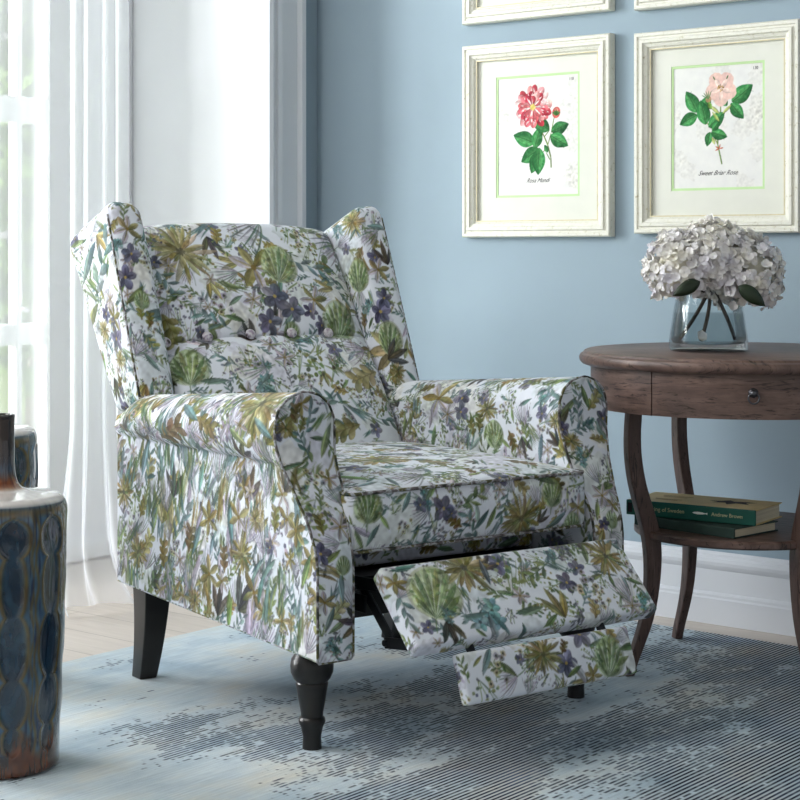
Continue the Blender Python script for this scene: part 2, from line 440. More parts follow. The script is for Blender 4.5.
# motifs of the cloth: kind, place on the cloth (m), size, turn, colouring
MOTIFS = [('chrys',0.207,0.569,0.077,1.22,1),('oak',0.311,0.607,0.024,1.25,0),('lily',0.374,0.522,0.069,2.86,0),('fan',0.444,0.531,0.053,1.2,0),
('lily',0.346,0.44,0.028,1.29,2),('violet',0.404,0.447,0.04,1.28,0),('violet',0.376,0.387,0.035,1.35,0),('violet',0.441,0.415,0.036,1.25,0),
('leaf',0.317,0.371,0.027,2.36,2),('agap',0.292,0.506,0.038,-3.02,0),('sprig',0.159,0.503,0.045,-1.01,0),('sprig',0.156,0.459,0.029,-2.98,1),
('oak',0.137,0.389,0.039,-1.33,0),('pansy',0.254,0.428,0.043,1.3,0),('berry',0.178,0.379,0.027,1.43,1),('violet',0.203,0.375,0.015,1.57,0),
('blade',0.279,0.626,0.044,-2.43,1),('agap',0.387,0.624,0.07,-2.65,0),('sprig',0.237,0.392,0.042,2.68,0),('berry',0.589,0.603,0.085,1.11,0),
('lily',0.507,0.438,0.041,1.19,0),('fan',0.57,0.392,0.052,1.27,1),('sprig',0.528,0.524,0.056,-0.35,0),('sprig',0.589,0.482,0.039,2.9,0),
('fan',0.431,0.366,0.023,1.57,0),('leaf',0.936,1.226,0.054,-2.94,0),('berry',0.159,0.621,0.028,1.29,1),('violet',0.142,0.552,0.02,1.19,0),
('lily',0.169,0.537,0.024,1.25,2),('pansy',0.534,0.602,0.037,1.15,0),('leaf',0.606,0.447,0.024,-0.93,0),('blade',0.302,0.47,0.034,-0.59,0),
('agap',0.621,0.588,0.066,-2.61,0),('fan',0.15,0.29,0.047,1.33,0),('agap',0.285,0.265,0.038,-3.02,0),('aqua',0.298,0.229,0.041,1.19,1),
('oak',0.579,0.242,0.051,-2.76,0),('berry',0.412,0.278,0.046,1.14,2),('berry',0.486,0.25,0.041,1.19,2),('sprig',0.46,0.187,0.047,2.72,0),
('oak',0.479,0.115,0.044,-2.92,0),('berry',0.617,0.187,0.043,1.11,2),('sprig',0.621,0.13,0.048,-0.2,0),('sprig',0.23,0.29,0.032,2.68,0),
('leaf',0.192,0.244,0.033,3.14,0),('lily',0.378,0.292,0.029,1.17,2),('violet',0.564,0.113,0.02,1.19,0),('blade',0.53,0.153,0.034,2.55,1),
('pansy',0.418,0.223,0.029,1.17,0),('chrys',1.153,1.077,0.026,1.41,0),('agap',0.572,0.312,0.043,-3.03,0),('berry',0.294,0.301,0.032,1.21,2),
('leaf',1.119,1.136,0.053,3.04,3),('chrys',1.123,1.441,0.038,1.46,1),('agap',1.159,1.393,0.035,-2.68,0),('fan',1.104,1.315,0.04,1.25,0),
('lily',1.167,1.317,0.035,1.33,0),('violet',1.151,1.222,0.034,1.45,1),('violet',1.167,1.252,0.026,1.41,1),('fan',1.159,1.161,0.04,1.25,0),
('leaf',1.172,1.125,0.033,0.32,2),('oak',1.083,1.212,0.019,1.11,0),('violet',1.083,1.386,0.017,1.33,0),('leaf',1.115,1.41,0.019,0.59,0),
('chrys',1.163,1.089,0.021,1.37,0),('leaf',1.193,1.416,0.032,-0.17,0),('lily',0.884,1.408,0.035,1.33,0),('violet',0.884,1.355,0.026,1.41,0),
('violet',0.861,1.306,0.03,1.43,1),('leaf',0.877,1.266,0.031,0.54,1),('oak',0.882,1.233,0.017,1.57,0),('agap',0.871,1.165,0.03,0.79,0),
('leaf',0.888,1.129,0.026,-0.93,0),('sprig',0.892,1.176,0.026,-0.93,0),('fan',0.89,1.258,0.021,1.37,0),('oak',0.9,1.216,0.017,1.33,0),
('sprig',0.772,1.351,0.086,0.83,0),('leaf',0.703,1.445,0.032,2.98,1),('lily',0.789,1.235,0.034,1.05,1),('violet',0.781,1.23,0.015,0.98,0),
('leaf',0.728,1.384,0.06,0.66,0),('blade',0.715,1.321,0.041,-0.88,0),('chrys',0.726,1.226,0.028,1.11,1),('lily',0.789,1.277,0.023,1.19,2),
('pansy',0.715,1.195,0.025,1.03,0),('oak',0.738,1.102,0.021,0.93,0),('chrys',0.774,1.148,0.025,1.03,1),('agap',0.802,1.445,0.027,0.2,0),
('leaf',0.677,1.268,0.054,0.51,1),('violet',0.738,1.085,0.018,0.79,0),('fan',0.867,0.13,0.034,1.45,0),('violet',0.978,0.123,0.017,1.57,0),
('berry',1.012,0.089,0.025,1.57,1),('pansy',0.939,0.089,0.021,1.57,0),('chrys',1.216,0.077,0.051,1.65,0),('fan',1.294,0.121,0.03,1.43,0),
('lily',1.364,0.085,0.03,1.57,0),('fan',1.349,0.053,0.026,1.74,0),('sprig',1.098,0.121,0.038,0.28,1),('leaf',0.873,0.077,0.024,1.11,0),
('violet',1.048,0.102,0.013,1.57,0),('sprig',1.094,0.066,0.041,2.26,0),('berry',0.922,0.123,0.013,1.25,0),('leaf',1.307,0.062,0.031,0.54,0),
('pansy',1.048,0.062,0.017,1.57,0),('lily',1.166,0.136,0.019,1.11,2),('chrys',1.035,0.365,0.07,2.92,0),('leaf',0.896,0.249,0.04,-1.17,1),
('agap',0.987,0.201,0.043,-2.9,0),('berry',1.132,0.262,0.038,-0.28,2),('berry',1.204,0.197,0.043,-0.24,2),('leaf',1.271,0.153,0.04,-0.41,1),
('berry',1.25,0.352,0.041,-0.69,2),('sprig',1.098,0.478,0.063,-1.14,0),('violet',1.176,0.163,0.026,0.0,0),('oak',1.109,0.296,0.035,-1.11,0),
('sprig',1.328,0.166,0.04,2.74,0),('pansy',1.044,0.176,0.022,-0.24,0),('leaf',1.21,0.537,0.061,-1.22,0),('berry',1.214,0.403,0.042,2.62,2),
('oak',1.29,0.243,0.034,-0.67,0),('lily',0.094,1.756,0.026,1.11,1),('fan',0.166,1.725,0.06,1.11,0),('chrys',0.25,1.767,0.055,0.98,0),
('aqua',0.252,1.67,0.056,1.08,0),('aqua',0.166,1.676,0.022,1.03,1),('violet',0.117,1.66,0.017,1.11,1),('sprig',0.092,1.7,0.038,-1.57,0),
('leaf',0.288,1.752,0.029,-1.74,0),('berry',0.343,1.737,0.048,1.07,0),('leaf',0.408,1.67,0.034,1.71,3),('pansy',0.489,1.699,0.039,1.06,0),
('chrys',0.582,1.752,0.046,0.96,0),('agap',0.577,1.68,0.034,1.71,0),('lily',0.579,1.64,0.026,1.11,2),('pansy',0.51,1.66,0.026,1.11,0),
('sprig',0.409,1.737,0.038,-2.62,1),('leaf',0.341,1.659,0.034,-3.0,1),('lily',0.337,1.693,0.022,1.03,2),('blade',0.449,1.744,0.024,-0.64,1),
('sprig',0.848,1.715,0.024,1.77,1),('pansy',0.914,1.708,0.033,1.21,0),('chrys',1.021,1.717,0.041,1.19,0),('agap',0.979,1.671,0.02,1.33,0),
('fan',1.171,1.694,0.04,1.28,0),('leaf',1.082,1.679,0.021,0.46,1),('leaf',0.897,1.725,0.03,-2.24,0),('violet',0.968,1.715,0.012,1.11,0),
('oak',1.07,1.723,0.014,0.98,0),('oak',0.06,1.357,0.018,1.53,0),('sprig',0.093,1.341,0.031,1.05,0),('sprig',0.077,1.301,0.029,1.98,0),
('pansy',0.097,1.249,0.023,1.18,0),('agap',0.12,1.213,0.02,1.97,0),('oak',0.077,1.164,0.018,1.53,0),('lily',0.114,1.157,0.027,1.21,2),
('violet',0.063,1.116,0.023,1.29,1),('violet',1.516,0.149,0.013,1.56,1),('lily',0.067,1.031,0.025,1.57,0),('leaf',0.1,1.054,0.028,1.76,0),
('aqua',0.086,0.954,0.022,1.57,1),('fan',0.106,1.092,0.018,1.45,0),('leaf',0.125,1.305,0.034,1.17,1),('sprig',0.092,1.206,0.019,1.33,1),
('leaf',0.078,1.0,0.025,1.13,0),('berry',0.062,0.984,0.012,1.57,0),('sprig',0.396,1.334,0.032,1.71,0),('oak',0.44,1.343,0.024,0.87,0),
('leaf',0.416,1.352,0.028,-1.26,1),('chrys',0.373,1.267,0.02,1.13,0),('agap',0.401,1.207,0.023,1.78,0),('lily',0.405,1.162,0.027,1.21,2),
('pansy',0.395,1.245,0.015,1.41,0),('fan',0.416,1.116,0.019,1.34,0),('violet',0.394,1.11,0.015,1.29,1),('sprig',0.405,1.292,0.03,0.15,0),
('berry',0.412,1.195,0.012,1.21,1),('lily',0.425,1.143,0.019,1.26,0),('blade',2.962,0.618,0.042,-1.43,1),('lily',2.884,0.597,0.065,-1.01,0),
('violet',2.8,0.635,0.029,-1.56,0),('berry',2.81,0.681,0.03,-1.73,1),('lily',2.849,0.645,0.034,-1.68,2),('chrys',2.71,0.622,0.034,-1.43,0),
('agap',2.595,0.626,0.032,-1.38,0),('aqua',2.536,0.597,0.029,-1.04,0),('chrys',2.489,0.639,0.021,-1.52,0),('leaf',2.541,0.7,0.032,-1.58,0),
('fan',2.688,0.681,0.034,-1.64,0),('leaf',2.904,0.71,0.032,-1.79,1),('violet',2.725,0.595,0.019,-1.04,0),('sprig',2.586,0.679,0.032,-1.49,1),
('blade',2.994,0.677,0.045,-1.92,0),('lily',2.605,0.713,0.017,-1.49,2),('blade',2.774,0.704,0.027,-1.79,1),('berry',2.642,0.599,0.026,-0.96,0),
('sprig',2.504,0.593,0.044,-0.24,0),('lily',1.9,0.2,0.042,1.62,1),('lily',1.785,0.219,0.042,1.64,0),('chrys',2.265,0.212,0.042,1.55,0),
('chrys',1.772,0.147,0.042,1.53,0),('lily',1.581,0.221,0.038,1.69,1),('oak',2.086,0.097,0.032,1.57,0),('lily',1.898,0.088,0.042,1.57,1),
('berry',2.033,0.05,0.029,1.57,2),('chrys',2.199,0.082,0.042,1.57,0),('sprig',2.018,0.179,0.057,1.97,0),('agap',1.684,0.301,0.032,1.55,0),
('lily',2.219,0.303,0.021,1.52,2),('blade',2.008,0.269,0.043,1.82,0),('blade',2.146,0.21,0.048,1.77,0),('lily',1.849,0.082,0.029,1.57,0),
('blade',0.059,1.245,0.036,1.09,2),('lily',2.017,0.097,0.029,1.57,2),('agap',1.818,0.305,0.027,1.73,0),('blade',1.637,0.086,0.037,1.76,0),
('blade',1.568,0.044,0.037,1.57,0),('berry',1.673,0.042,0.021,1.57,0),('chrys',1.725,0.223,0.025,1.43,1),('sprig',2.147,0.271,0.047,2.04,0),
('oak',1.976,0.147,0.032,1.78,0),('lily',1.743,0.271,0.025,1.57,2),('blade',2.284,0.095,0.059,1.8,0),('leaf',1.708,0.092,0.032,1.79,0),
('leaf',1.819,0.032,0.043,1.73,1),('lily',2.102,0.015,0.025,1.57,0),('blade',2.237,0.021,0.037,1.57,0),('chrys',1.956,0.023,0.029,1.57,0),
('pansy',1.62,0.145,0.021,1.57,0),('blade',1.896,0.277,0.04,1.96,1),('oak',1.653,0.231,0.026,1.66,0),('lily',1.602,0.166,0.021,1.43,1),
('violet',1.672,0.177,0.017,1.71,0),('blade',2.104,0.439,0.051,1.2,0),('oak',1.998,0.387,0.06,2.69,0),('agap',1.877,0.471,0.028,2.29,0),
('leaf',1.729,0.393,0.038,0.58,1),('chrys',1.671,0.467,0.072,0.62,0),('leaf',1.923,0.444,0.048,0.46,0),('berry',1.786,0.446,0.035,0.8,2),
('blade',2.036,0.42,0.048,1.7,1),('oak',1.852,0.418,0.04,-2.74,0),('leaf',1.642,0.414,0.04,0.41,0),('chrys',0.04,1.332,0.018,1.48,0)]
# ------------------------------------------------------------------ camera
cam = bpy.data.cameras.new('camera'); camo = bpy.data.objects.new('camera', cam); COL.objects.link(camo)
cam.sensor_width = 36; cam.lens = 1750/800*36; cam.shift_y = -150/800; cam.clip_start = .05
camo.location = (0, 0, .9); camo.rotation_euler = (R_(90), 0, R_(39.144))
SC.camera = camo

# ------------------------------------------------------------------ the floral cloth
BG = (226, 230, 239)
CV = Canvas(3.25, 1.9, 1000, BG)
PAN = dict(back=(0, 0, .75, .9), seat=(.75, 0, .72, .9), arml=(1.5, 0, .85, 1.12), armr=(2.38, 0, .85, 1.12), armlf=(0, .92, .28, .55),
           armrf=(.3, .92, .28, .55), wingl=(.6, .95, .44, .62), wingr=(1.06, .95, .42, .62), foot=(0, 1.55, .72, .32), flap=(.74, 1.6, .6, .2), misc=(1.5, 1.15, 1.0, .6))
GAPN = dict(arml=2000, armr=2000, back=1400)
for k, p in PAN.items():
    mine = [m for m in MOTIFS if p[0]-.02 <= m[1] <= p[0]+p[2]+.02 and p[1]-.02 <= m[2] <= p[1]+p[3]+.02]
    av = [(m[1], m[2], m[3]) for m in mine]
    if k == 'arml':
        fill(CV, *p, 900, .022, .05, av, up=PI/2+.2, kinds=['blade','blade','lily','leaf','sprig','agap','berry','leaf','blade','blade','sprig','agap','leaf'])
    else:
        fill(CV, *p, 560, .016, .034, av, kinds=['sprig','leaf','berry','pansy','blade','sprig','leaf','agap','violet','lily','berry','blade','aqua','leaf','leaf','sprig'])
    gaps(CV, *p, int(p[2]*p[3]*GAPN.get(k, 1400)), .014 if k != 'arml' else .02, .026 if k != 'arml' else .036, PI/2+.2 if k == 'arml' else None)
    for m in mine: MOTIF[m[0]](CV, m[1], m[2], m[3], m[4], m[5] if len(m) > 5 else 0)

CH = thing('recliner_armchair', 'wingback recliner armchair in green, gold and lilac watercolour floral cloth with raised footrest', 'armchair',
           (-2.11983, 2.35244, 0), R_(74.5))
C0 = np.array([.315, .3, 0.])
CH.location = Vector(CH.location)+Matrix.Rotation(R_(74.5), 3, 'Z') @ Vector(C0)
M_FAB = attr_mat('floral_cloth', .8, 700., .12, .2, sheen=.15)
M_BLACK = plain('black_stained_wood', (22, 19, 18), .32, .15, 30, .02, spec=.5)
M_METAL = plain('dark_steel', (44, 46, 50), .4, .1, 20, .03, metal=.7)
def dense(name, parts, fn, off, parent=CH, flipx=False):
    """parts of local box coords -> chair coords by fn; uv offset off"""
    G = []
    for p, t in parts:
        q = fn(p.reshape(-1, 3)).reshape(p.shape)
        if flipx: q = q[::-1]; t = t[::-1]
        G.append((q, t+np.array(off)))
    V, F, T = weld(G)
    return mesh_obj(name, V-C0, F, M_FAB, parent, col=CV.sample(T[:, 0], T[:, 1])), T
UVS = {}
def cmb(mb, name, mat, parent=CH, **k):
    mb.v = [(v[0]-C0[0], v[1]-C0[1], v[2]-C0[2]) for v in mb.v]
    return mb.build(name, mat, parent, **k)
def mirror(P):
    P = P.copy(); P[..., 0] = .63-P[..., 0]; return P

# --- arms: a scroll section swept front to back
SEC = [(-.045,.175),(-.045,.45),(-.045,.50),(-.044,.512),(-.058,.518),(-.072,.535),(-.080,.56),(-.080,.588),(-.072,.615),(-.052,.635),(-.022,.645),
       (.010,.640),(.034,.622),(.046,.595),(.047,.56),(.043,.52),(.043,.47),(.036,.43),(.030,.39),(.030,.175)]
def resample(P, st, closed=True):
    P = np.array(P, float)
    if closed: P = np.vstack([P, P[:1]])
    d = np.r_[0, np.cumsum(np.linalg.norm(np.diff(P, axis=0), axis=1))]
    n = max(3, int(d[-1]/st)); s = np.linspace(0, d[-1], n+1)
    Q = np.stack([np.interp(s, d, P[:, k]) for k in range(P.shape[1])], -1)
    return Q, s
S1, _ = resample(SEC, .008)
S1 = S1[:-1]
for _ in range(2):
    S1 = np.stack([S1*.75+np.roll(S1, -1, 0)*.25, S1*.25+np.roll(S1, -1, 0)*.75], 1).reshape(-1, 2)
S1 = np.roll(S1, -np.argmin(np.abs(S1[:, 0]+.045)+np.abs(S1[:, 1]-.178)), 0)
OUT, SS = resample(S1, .0021)
def yfront(z): return -.087+.087*sstep(z, .33, .57)
def armpos(x, z, y):
    zz = z-.075*np.clip(y, 0, 1)*sstep(z, .50, .64)-.035*sstep(y, .58, .70)*sstep(z, .5, .64)
    zz = zz+.03*(y+.087)*(1-sstep(z, .175, .42))
    xx = np.where(x < -.045, -.045+(x+.045)*(1-.8*sstep(y, .56, .69)), x)
    xt = np.interp(z, [.36, .42, .48, .52, .56], [-.045, -.049, -.062, -.073, -.080])
    xo = np.interp(z, [.36, .50, .512, .518, .535, .56], [-.045, -.045, -.044, -.058, -.072, -.080])
    fade = np.exp(-np.clip(y-yfront(z), 0, 9)/.045)*(z < .56)*(z > .36)
    xx = xx+np.minimum(xt-xo, 0)*np.clip((.03-x)/(.03-xo), 0, 1)*fade
    return xx, y, zz
YB = .695
def build_arm(side):
    mir = side > 0; key = 'armr' if mir else 'arml'
    tt = np.linspace(0, 1, 285)
    X, Tt = np.meshgrid(OUT[:, 0], tt, indexing='ij'); Z, _ = np.meshgrid(OUT[:, 1], tt, indexing='ij'); S, _ = np.meshgrid(SS, tt, indexing='ij')
    y0 = yfront(Z); Y = y0+Tt*(YB-y0)
    x, y, z = armpos(X, Z, Y)
    P = np.stack([x, y, z], -1); T = np.stack([Y+.1, S], -1)+np.array(PAN[key][:2])
    if mir: P = mirror(P); P = P[::-1]; T = T[::-1]
    parts = [(P[::-1], T[::-1])]
    # rear end
    zs = np.linspace(.1765, .643, 60); L = []; Rr = []
    for q in zs:
        seg = OUT; a, b = seg[:-1], seg[1:]
        hit = (a[:, 1]-q)*(b[:, 1]-q) <= 0
        f = np.where(np.abs(b[:, 1]-a[:, 1]) > 1e-9, (q-a[:, 1])/(b[:, 1]-a[:, 1]+1e-12), .5)
        xs = (a[:, 0]+f*(b[:, 0]-a[:, 0]))[hit]; L.append(xs.min()); Rr.append(xs.max())
    L = np.array(L); Rr = np.array(Rr)
    def cap(y_of, n, bulge, zsn, pk, o):
        zz = np.linspace(zs[0], zs[-1], zsn); l = np.interp(zz, zs, L); r = np.interp(zz, zs, Rr)
        u = np.linspace(0, 1, n)
        X = l[:, None]+(r-l)[:, None]*u[None]; Z = np.repeat(zz[:, None], n, 1)
        Y = y_of(Z)+bulge*np.sin(PI*u)[None]**.5
        x, y, z = armpos(X, Z, Y)
        P = np.stack([x, y, z], -1); T = np.stack([X+.1, Z-.17], -1)
        return P, T
    P, T = cap(lambda z: np.full_like(z, YB), 20, .004, 60, None, None)
    if mir: P = mirror(P)
    parts.append((P if not mir else P[::-1], T+np.array(PAN['misc'][:2])))
    V, F, T = weld(parts)
    arm = mesh_obj('arm', V-C0, F, M_FAB, CH, col=CV.sample(T[:, 0], T[:, 1])); UVS[arm.name] = T
    P, T = cap(lambda z: yfront(z)-.001, 72, -.006, 260, None, None)
    pk = PAN['armrf' if mir else 'armlf']; T = T.copy()
    if mir: P = mirror(P); T[..., 0] = .14-T[..., 0]+.06; P = P[::-1]; T = T[::-1]
    V, F, T = weld([(P[::-1], T[::-1]+np.array(pk[:2]))])
    fr = mesh_obj('front_panel', V-C0, F, M_FAB, arm, col=CV.sample(T[:, 0], T[:, 1])); UVS[fr.name] = T
    pp = [(x, float(yfront(z))-.002, z) for x, z in OUT[:-1:4]]
    pp = [armpos(np.array(a), np.array(c), np.array(b)) for a, b, c in pp]
    if mir: pp = [(.63-a, b, c) for a, b, c in pp]
    mb = MB().tube([tuple(map(float, q)) for q in pp], .0027, 6, closed=True)
    o = cmb(mb, 'piping', M_PIPE, arm, smooth=True)
def pipe_mat():
    m, nt, b, _ = newmat('floral_piping')
    v = coords(nt); f = noise(nt, v, 45., 2.)
    nt.links.new(ramp(nt, f, [(.35, lin((44, 48, 38))), (.45, lin((120, 112, 112))), (.52, lin((176, 180, 186))), (.58, lin((98, 94, 52))), (.7, lin((46, 58, 52)))]), b.inputs['Base Color'])
    b.inputs['Roughness'].default_value = .8
    return m
M_PIPE = pipe_mat()
build_arm(-1); build_arm(1)

# --- wings
WQ = dict(fb=(.584,.580), ft=(.748,1.012), bt=(.962,.926), bb=(.70,.550))
def wing(side):
    a, b, c = .042, .098, .215
    parts = rbox(a, b, c, .024, .0021)
    def fn(p):
        s = (p[:, 1]+b)/(2*b); t = (p[:, 2]+c)/(2*c)
        # rounder crown in side view
        q = {k: np.array(v) for k, v in WQ.items()}
        yz = (q['fb'][None]*((1-s)*(1-t))[:, None]+q['ft'][None]*((1-s)*t)[:, None]+q['bt'][None]*(s*t)[:, None]+q['bb'][None]*(s*(1-t))[:, None])
        x = p[:, 0]
        xo = -.003+x
        # crown of the wing rounds over towards the inside
        yz[:, 1] -= (.007*np.clip((x+.012)/a, 0, 1)**2+.016*np.clip((-x-.010)/a, 0, 1)**2)*sstep(t, .7, 1)
        bul = .010*np.sin(PI*np.clip(t, 0, 1))**.5*np.sin(PI*np.clip(s, 0, 1))**.5
        xo = xo+np.where(x > .02, bul, np.where(x < -.02, -bul*.4, 0))
        P = np.stack([xo, yz[:, 0], yz[:, 1]], -1)
        return P if side < 0 else mirror(P)
    pk = PAN['wingl' if side < 0 else 'wingr']
    if side > 0: parts = [(p, np.stack([-t[..., 0], t[..., 1]], -1)) for p, t in parts]
    off = (pk[0]+(.29 if side < 0 else .10)-(0 if side < 0 else -.02), pk[1]+.31)
    o, T = dense('wing', parts, fn, off, flipx=side > 0); UVS[o.name] = T
    pts = []
    for t in np.linspace(.04, .93, 40): pts.append((-.0445, 0., t))
    pp = []
    for x, s, t in pts:
        q = {k: np.array(v) for k, v in WQ.items()}; s = .0+.06
        yz = q['fb']*(1-s)*(1-t)+q['ft']*(1-s)*t+q['bt']*s*t+q['bb']*s*(1-t)
        pp.append((-.0425 if side < 0 else .63+.0425, yz[0], yz[1]))
    cmb(MB().tube(pp, .0026, 6), 'piping', M_PIPE, o, smooth=True)
wing(-1); wing(1)

# --- back cushion
BX = [.062, .156, .262, .368, .468]
def back():
    a, b, c = .286, .055, .31
    parts = rbox(a, b, c, .036, .0019)
    n = np.array([-.833, .553])
    def fn(p):
        h = (p[:, 2]+c)/(2*c); d = p[:, 1]+b; w = np.clip(1-d/(2*b), 0, 1)
        base = np.stack([.505+.345*h, .44+.525*h], -1)
        xr = np.clip(np.abs(p[:, 0])/a, 0, 1); hc = .50
        lob = np.where(h < hc, np.sin(PI*np.clip(h/hc, 0, 1)), np.sin(PI*np.clip((h-hc)/(1-hc), 0, 1)))
        bul = .03*(1-xr**3)*np.sin(PI*np.clip(h, .02, .98))**.5+.028*np.abs(lob)**.45*(1-xr**6)-.018
        for x0 in BX:
            r2 = ((p[:, 0]+.315-x0)/.022)**2+((h-hc)*2*c/.022)**2
            bul -= .010*np.exp(-r2)
            rx = ((p[:, 0]+.315-x0)/.012)**2
            bul -= .004*np.exp(-rx)*np.exp(-((h-hc)*2*c/.06)**2)
        dis = -d+w*bul
        yz = base+n[None]*dis[:, None]
        x = p[:, 0]+.315
        yz[:, 1] += .012*(1-xr**2)*sstep(h, .7, 1)
        return np.stack([x, yz[:, 0], yz[:, 1]], -1)
    pk = PAN['back']
    o, T = dense('backrest', parts, fn, (pk[0]+.375, pk[1]+.36)); UVS[o.name] = T
    for i, x0 in enumerate(BX):
        q = fn(np.array([[x0-.315, -b, 0.002]]))[0]
        rot = Matrix.Rotation(R_(-57), 3, 'X')
        V = MB().ball(tuple(q+np.array([0, -.014, .009])), (.0125, .0125, .0075), 16, 10, Matrix.Rotation(R_(57), 3, 'X'))
        b_ = cmb(V, 'button', M_BTN, o, smooth=True)
def btn_mat():
    m, nt, b, _ = newmat('floral_button')
    f = noise(nt, coords(nt), 70., 2.)
    nt.links.new(ramp(nt, f, [(.35, lin((150, 136, 152))), (.5, lin((208, 206, 208))), (.6, lin((170, 160, 178))), (.68, lin((72, 66, 60)))]), b.inputs['Base Color'])
    b.inputs['Roughness'].default_value = .7
    return m
M_BTN = btn_mat()
back()
# rear shell behind the cushion and under the seat
mb = MB()
mb.add([(.03,.585,.2),(.60,.585,.2),(.60,.69,.2),(.03,.69,.2),(.03,.585,.48),(.60,.585,.48),(.60,.69,.50),(.03,.69,.50),(.04,.90,.95),(.59,.90,.95),(.59,.94,.93),(.04,.94,.93)],
       [(0,3,2,1),(0,1,5,4),(1,2,6,5),(2,3,7,6),(3,0,4,7),(4,5,9,8),(5,6,10,9),(6,7,11,10),(7,4,8,11),(8,9,10,11)])
def shell_mat():
    m, nt, b, _ = newmat('floral_backing'); f = noise(nt, coords(nt), 26., 3.)
    nt.links.new(ramp(nt, f, [(.3, lin((84,106,72))), (.42, lin((168,150,110))), (.5, lin((220,224,232))), (.6, lin((176,164,186))), (.7, lin((96,132,128)))]), b.inputs['Base Color'])
    b.inputs['Roughness'].default_value = .8; return m
M_SHELL = shell_mat()
cmb(mb, 'back_shell', M_SHELL, bevel=.012)

# --- seat cushion
def seat():
    a, b, c = .283, .315, .055
    parts = rbox(a, b, c, .017, .0021)
    def fn(p):
        xr = np.clip(np.abs(p[:, 0])/a, 0, 1); yr = p[:, 1]/b
        top = np.clip((p[:, 2]+c)/(2*c), 0, 1)
        z = p[:, 2]+.41+top*.026*(1-xr**4)*np.clip(1-yr**4, 0, 1)
        y = p[:, 1]+.2425-.012*(1-xr**4)*np.clip(-yr, 0, 1)*np.sin(PI*np.clip(top, .1, .9))
        return np.stack([p[:, 0]+.3145, y, z], -1)
    pk = PAN['seat']
    o, T = dense('seat_cushion', parts, fn, (pk[0]+.36, pk[1]+.1)); UVS[o.name] = T
    for zz in (c-.003, -c+.003):
        pp = []
        for x in np.linspace(-a+.012, a-.012, 50): pp.append((x, -b+.004, zz))
        pp = [(-a+.004, b*q, zz) for q in np.linspace(.4, -.96, 24)]+pp+[(a-.004, b*q, zz) for q in np.linspace(-.96, .4, 24)]
        P = fn(np.array(pp))
        cmb(MB().tube([tuple(q+np.array([0, -.001, 0])) for q in P], .0034, 6), 'piping', M_PIPE, o, smooth=True)
seat()
def simple(name, cx, half, r, rotx, pk, off, parent=CH, st=.0019):
    parts = rbox(*half, r, st); cx = np.array(cx); cs, sn = math.cos(rotx), math.sin(rotx)
    def fn(p):
        xr = np.clip(np.abs(p[:, 0])/half[0], 0, 1); zr = np.clip(np.abs(p[:, 2])/half[2], 0, 1)
        y = p[:, 1]-np.where(p[:, 1] < 0, .006*(1-xr**4)*(1-zr**4), 0); z = p[:, 2]
        return np.stack([p[:, 0]+cx[0], cx[1]+y*cs-z*sn, cx[2]+y*sn+z*cs], -1)
    o, T = dense(name, parts, fn, (PAN[pk][0]+off[0], PAN[pk][1]+off[1]), parent); UVS[o.name] = T
    return o
def sloped(name, x0, x1, top, bot, th, pk, r=.012):
    """panel whose front face runs from top (y,z) to bot (y,z)"""
    L = math.hypot(top[0]-bot[0], top[1]-bot[1]); ang = math.atan2(top[0]-bot[0], top[1]-bot[1])  # lean back with height
    nrm = (-math.cos(ang), math.sin(ang))
    cy, cz = (top[0]+bot[0])/2-nrm[0]*th/2, (top[1]+bot[1])/2-nrm[1]*th/2
    return simple(name, ((x0+x1)/2, cy, cz), ((x1-x0)/2, th/2, L/2), r, -ang, pk, (PAN[pk][2]/2, PAN[pk][3]/2))
simple('front_rail', (.3145, .125, .325), (.283, .03, .03), .008, 0, 'misc', (.4, .2))
sloped('footrest', .040, .599, (-.155, .346), (-.272, .226), .034, 'foot', .007)
FLP = sloped('footrest_flap', .118, .510, (-.281, .208), (-.312, .126), .024, 'flap', .006)
# --- base under the seat
cmb(MB().span((.032, .03, .215), (.598, .60, .29)), 'seat_base', M_BLACK, bevel=.004)
# --- legs
def turned(x, y):
    prof = [(.0, .0), (.0175, .0), (.0175, .004), (.0165, .022), (.0205, .040), (.0235, .045), (.0245, .050), (.0235, .055), (.020, .058), (.0205, .066),
            (.0250, .090), (.0285, .112), (.0295, .118), (.028, .121), (.0335, .127), (.0385, .138), (.0395, .150), (.0375, .162), (.031, .172), (.030, .178), (.030, .19)]
    o = MB().lathe(prof, 40, (x, y, 0)); return cmb(o, 'leg', M_BLACK, smooth=True, auto=40)
def square(x, y, dx):
    mb = MB(); prev = None; V = []
    for i in range(9):
        t = i/8; z = .215*(1-t); h = .031-.011*t; off = .035*t**2
        for sx, sy in ((-1,-1),(1,-1),(1,1),(-1,1)): V.append((x+sx*h, y+sy*h+off, z))
    F = [(i*4+k, i*4+(k+1) % 4, i*4+4+(k+1) % 4, i*4+4+k) for i in range(8) for k in range(4)]+[(0,1,2,3),(35,34,33,32)]
    mb.add(V, F); return cmb(mb, 'leg', M_BLACK, bevel=.003)
turned(.0, .0); turned(.63, .0); square(-.005, .615, 0); square(.635, .615, 0)
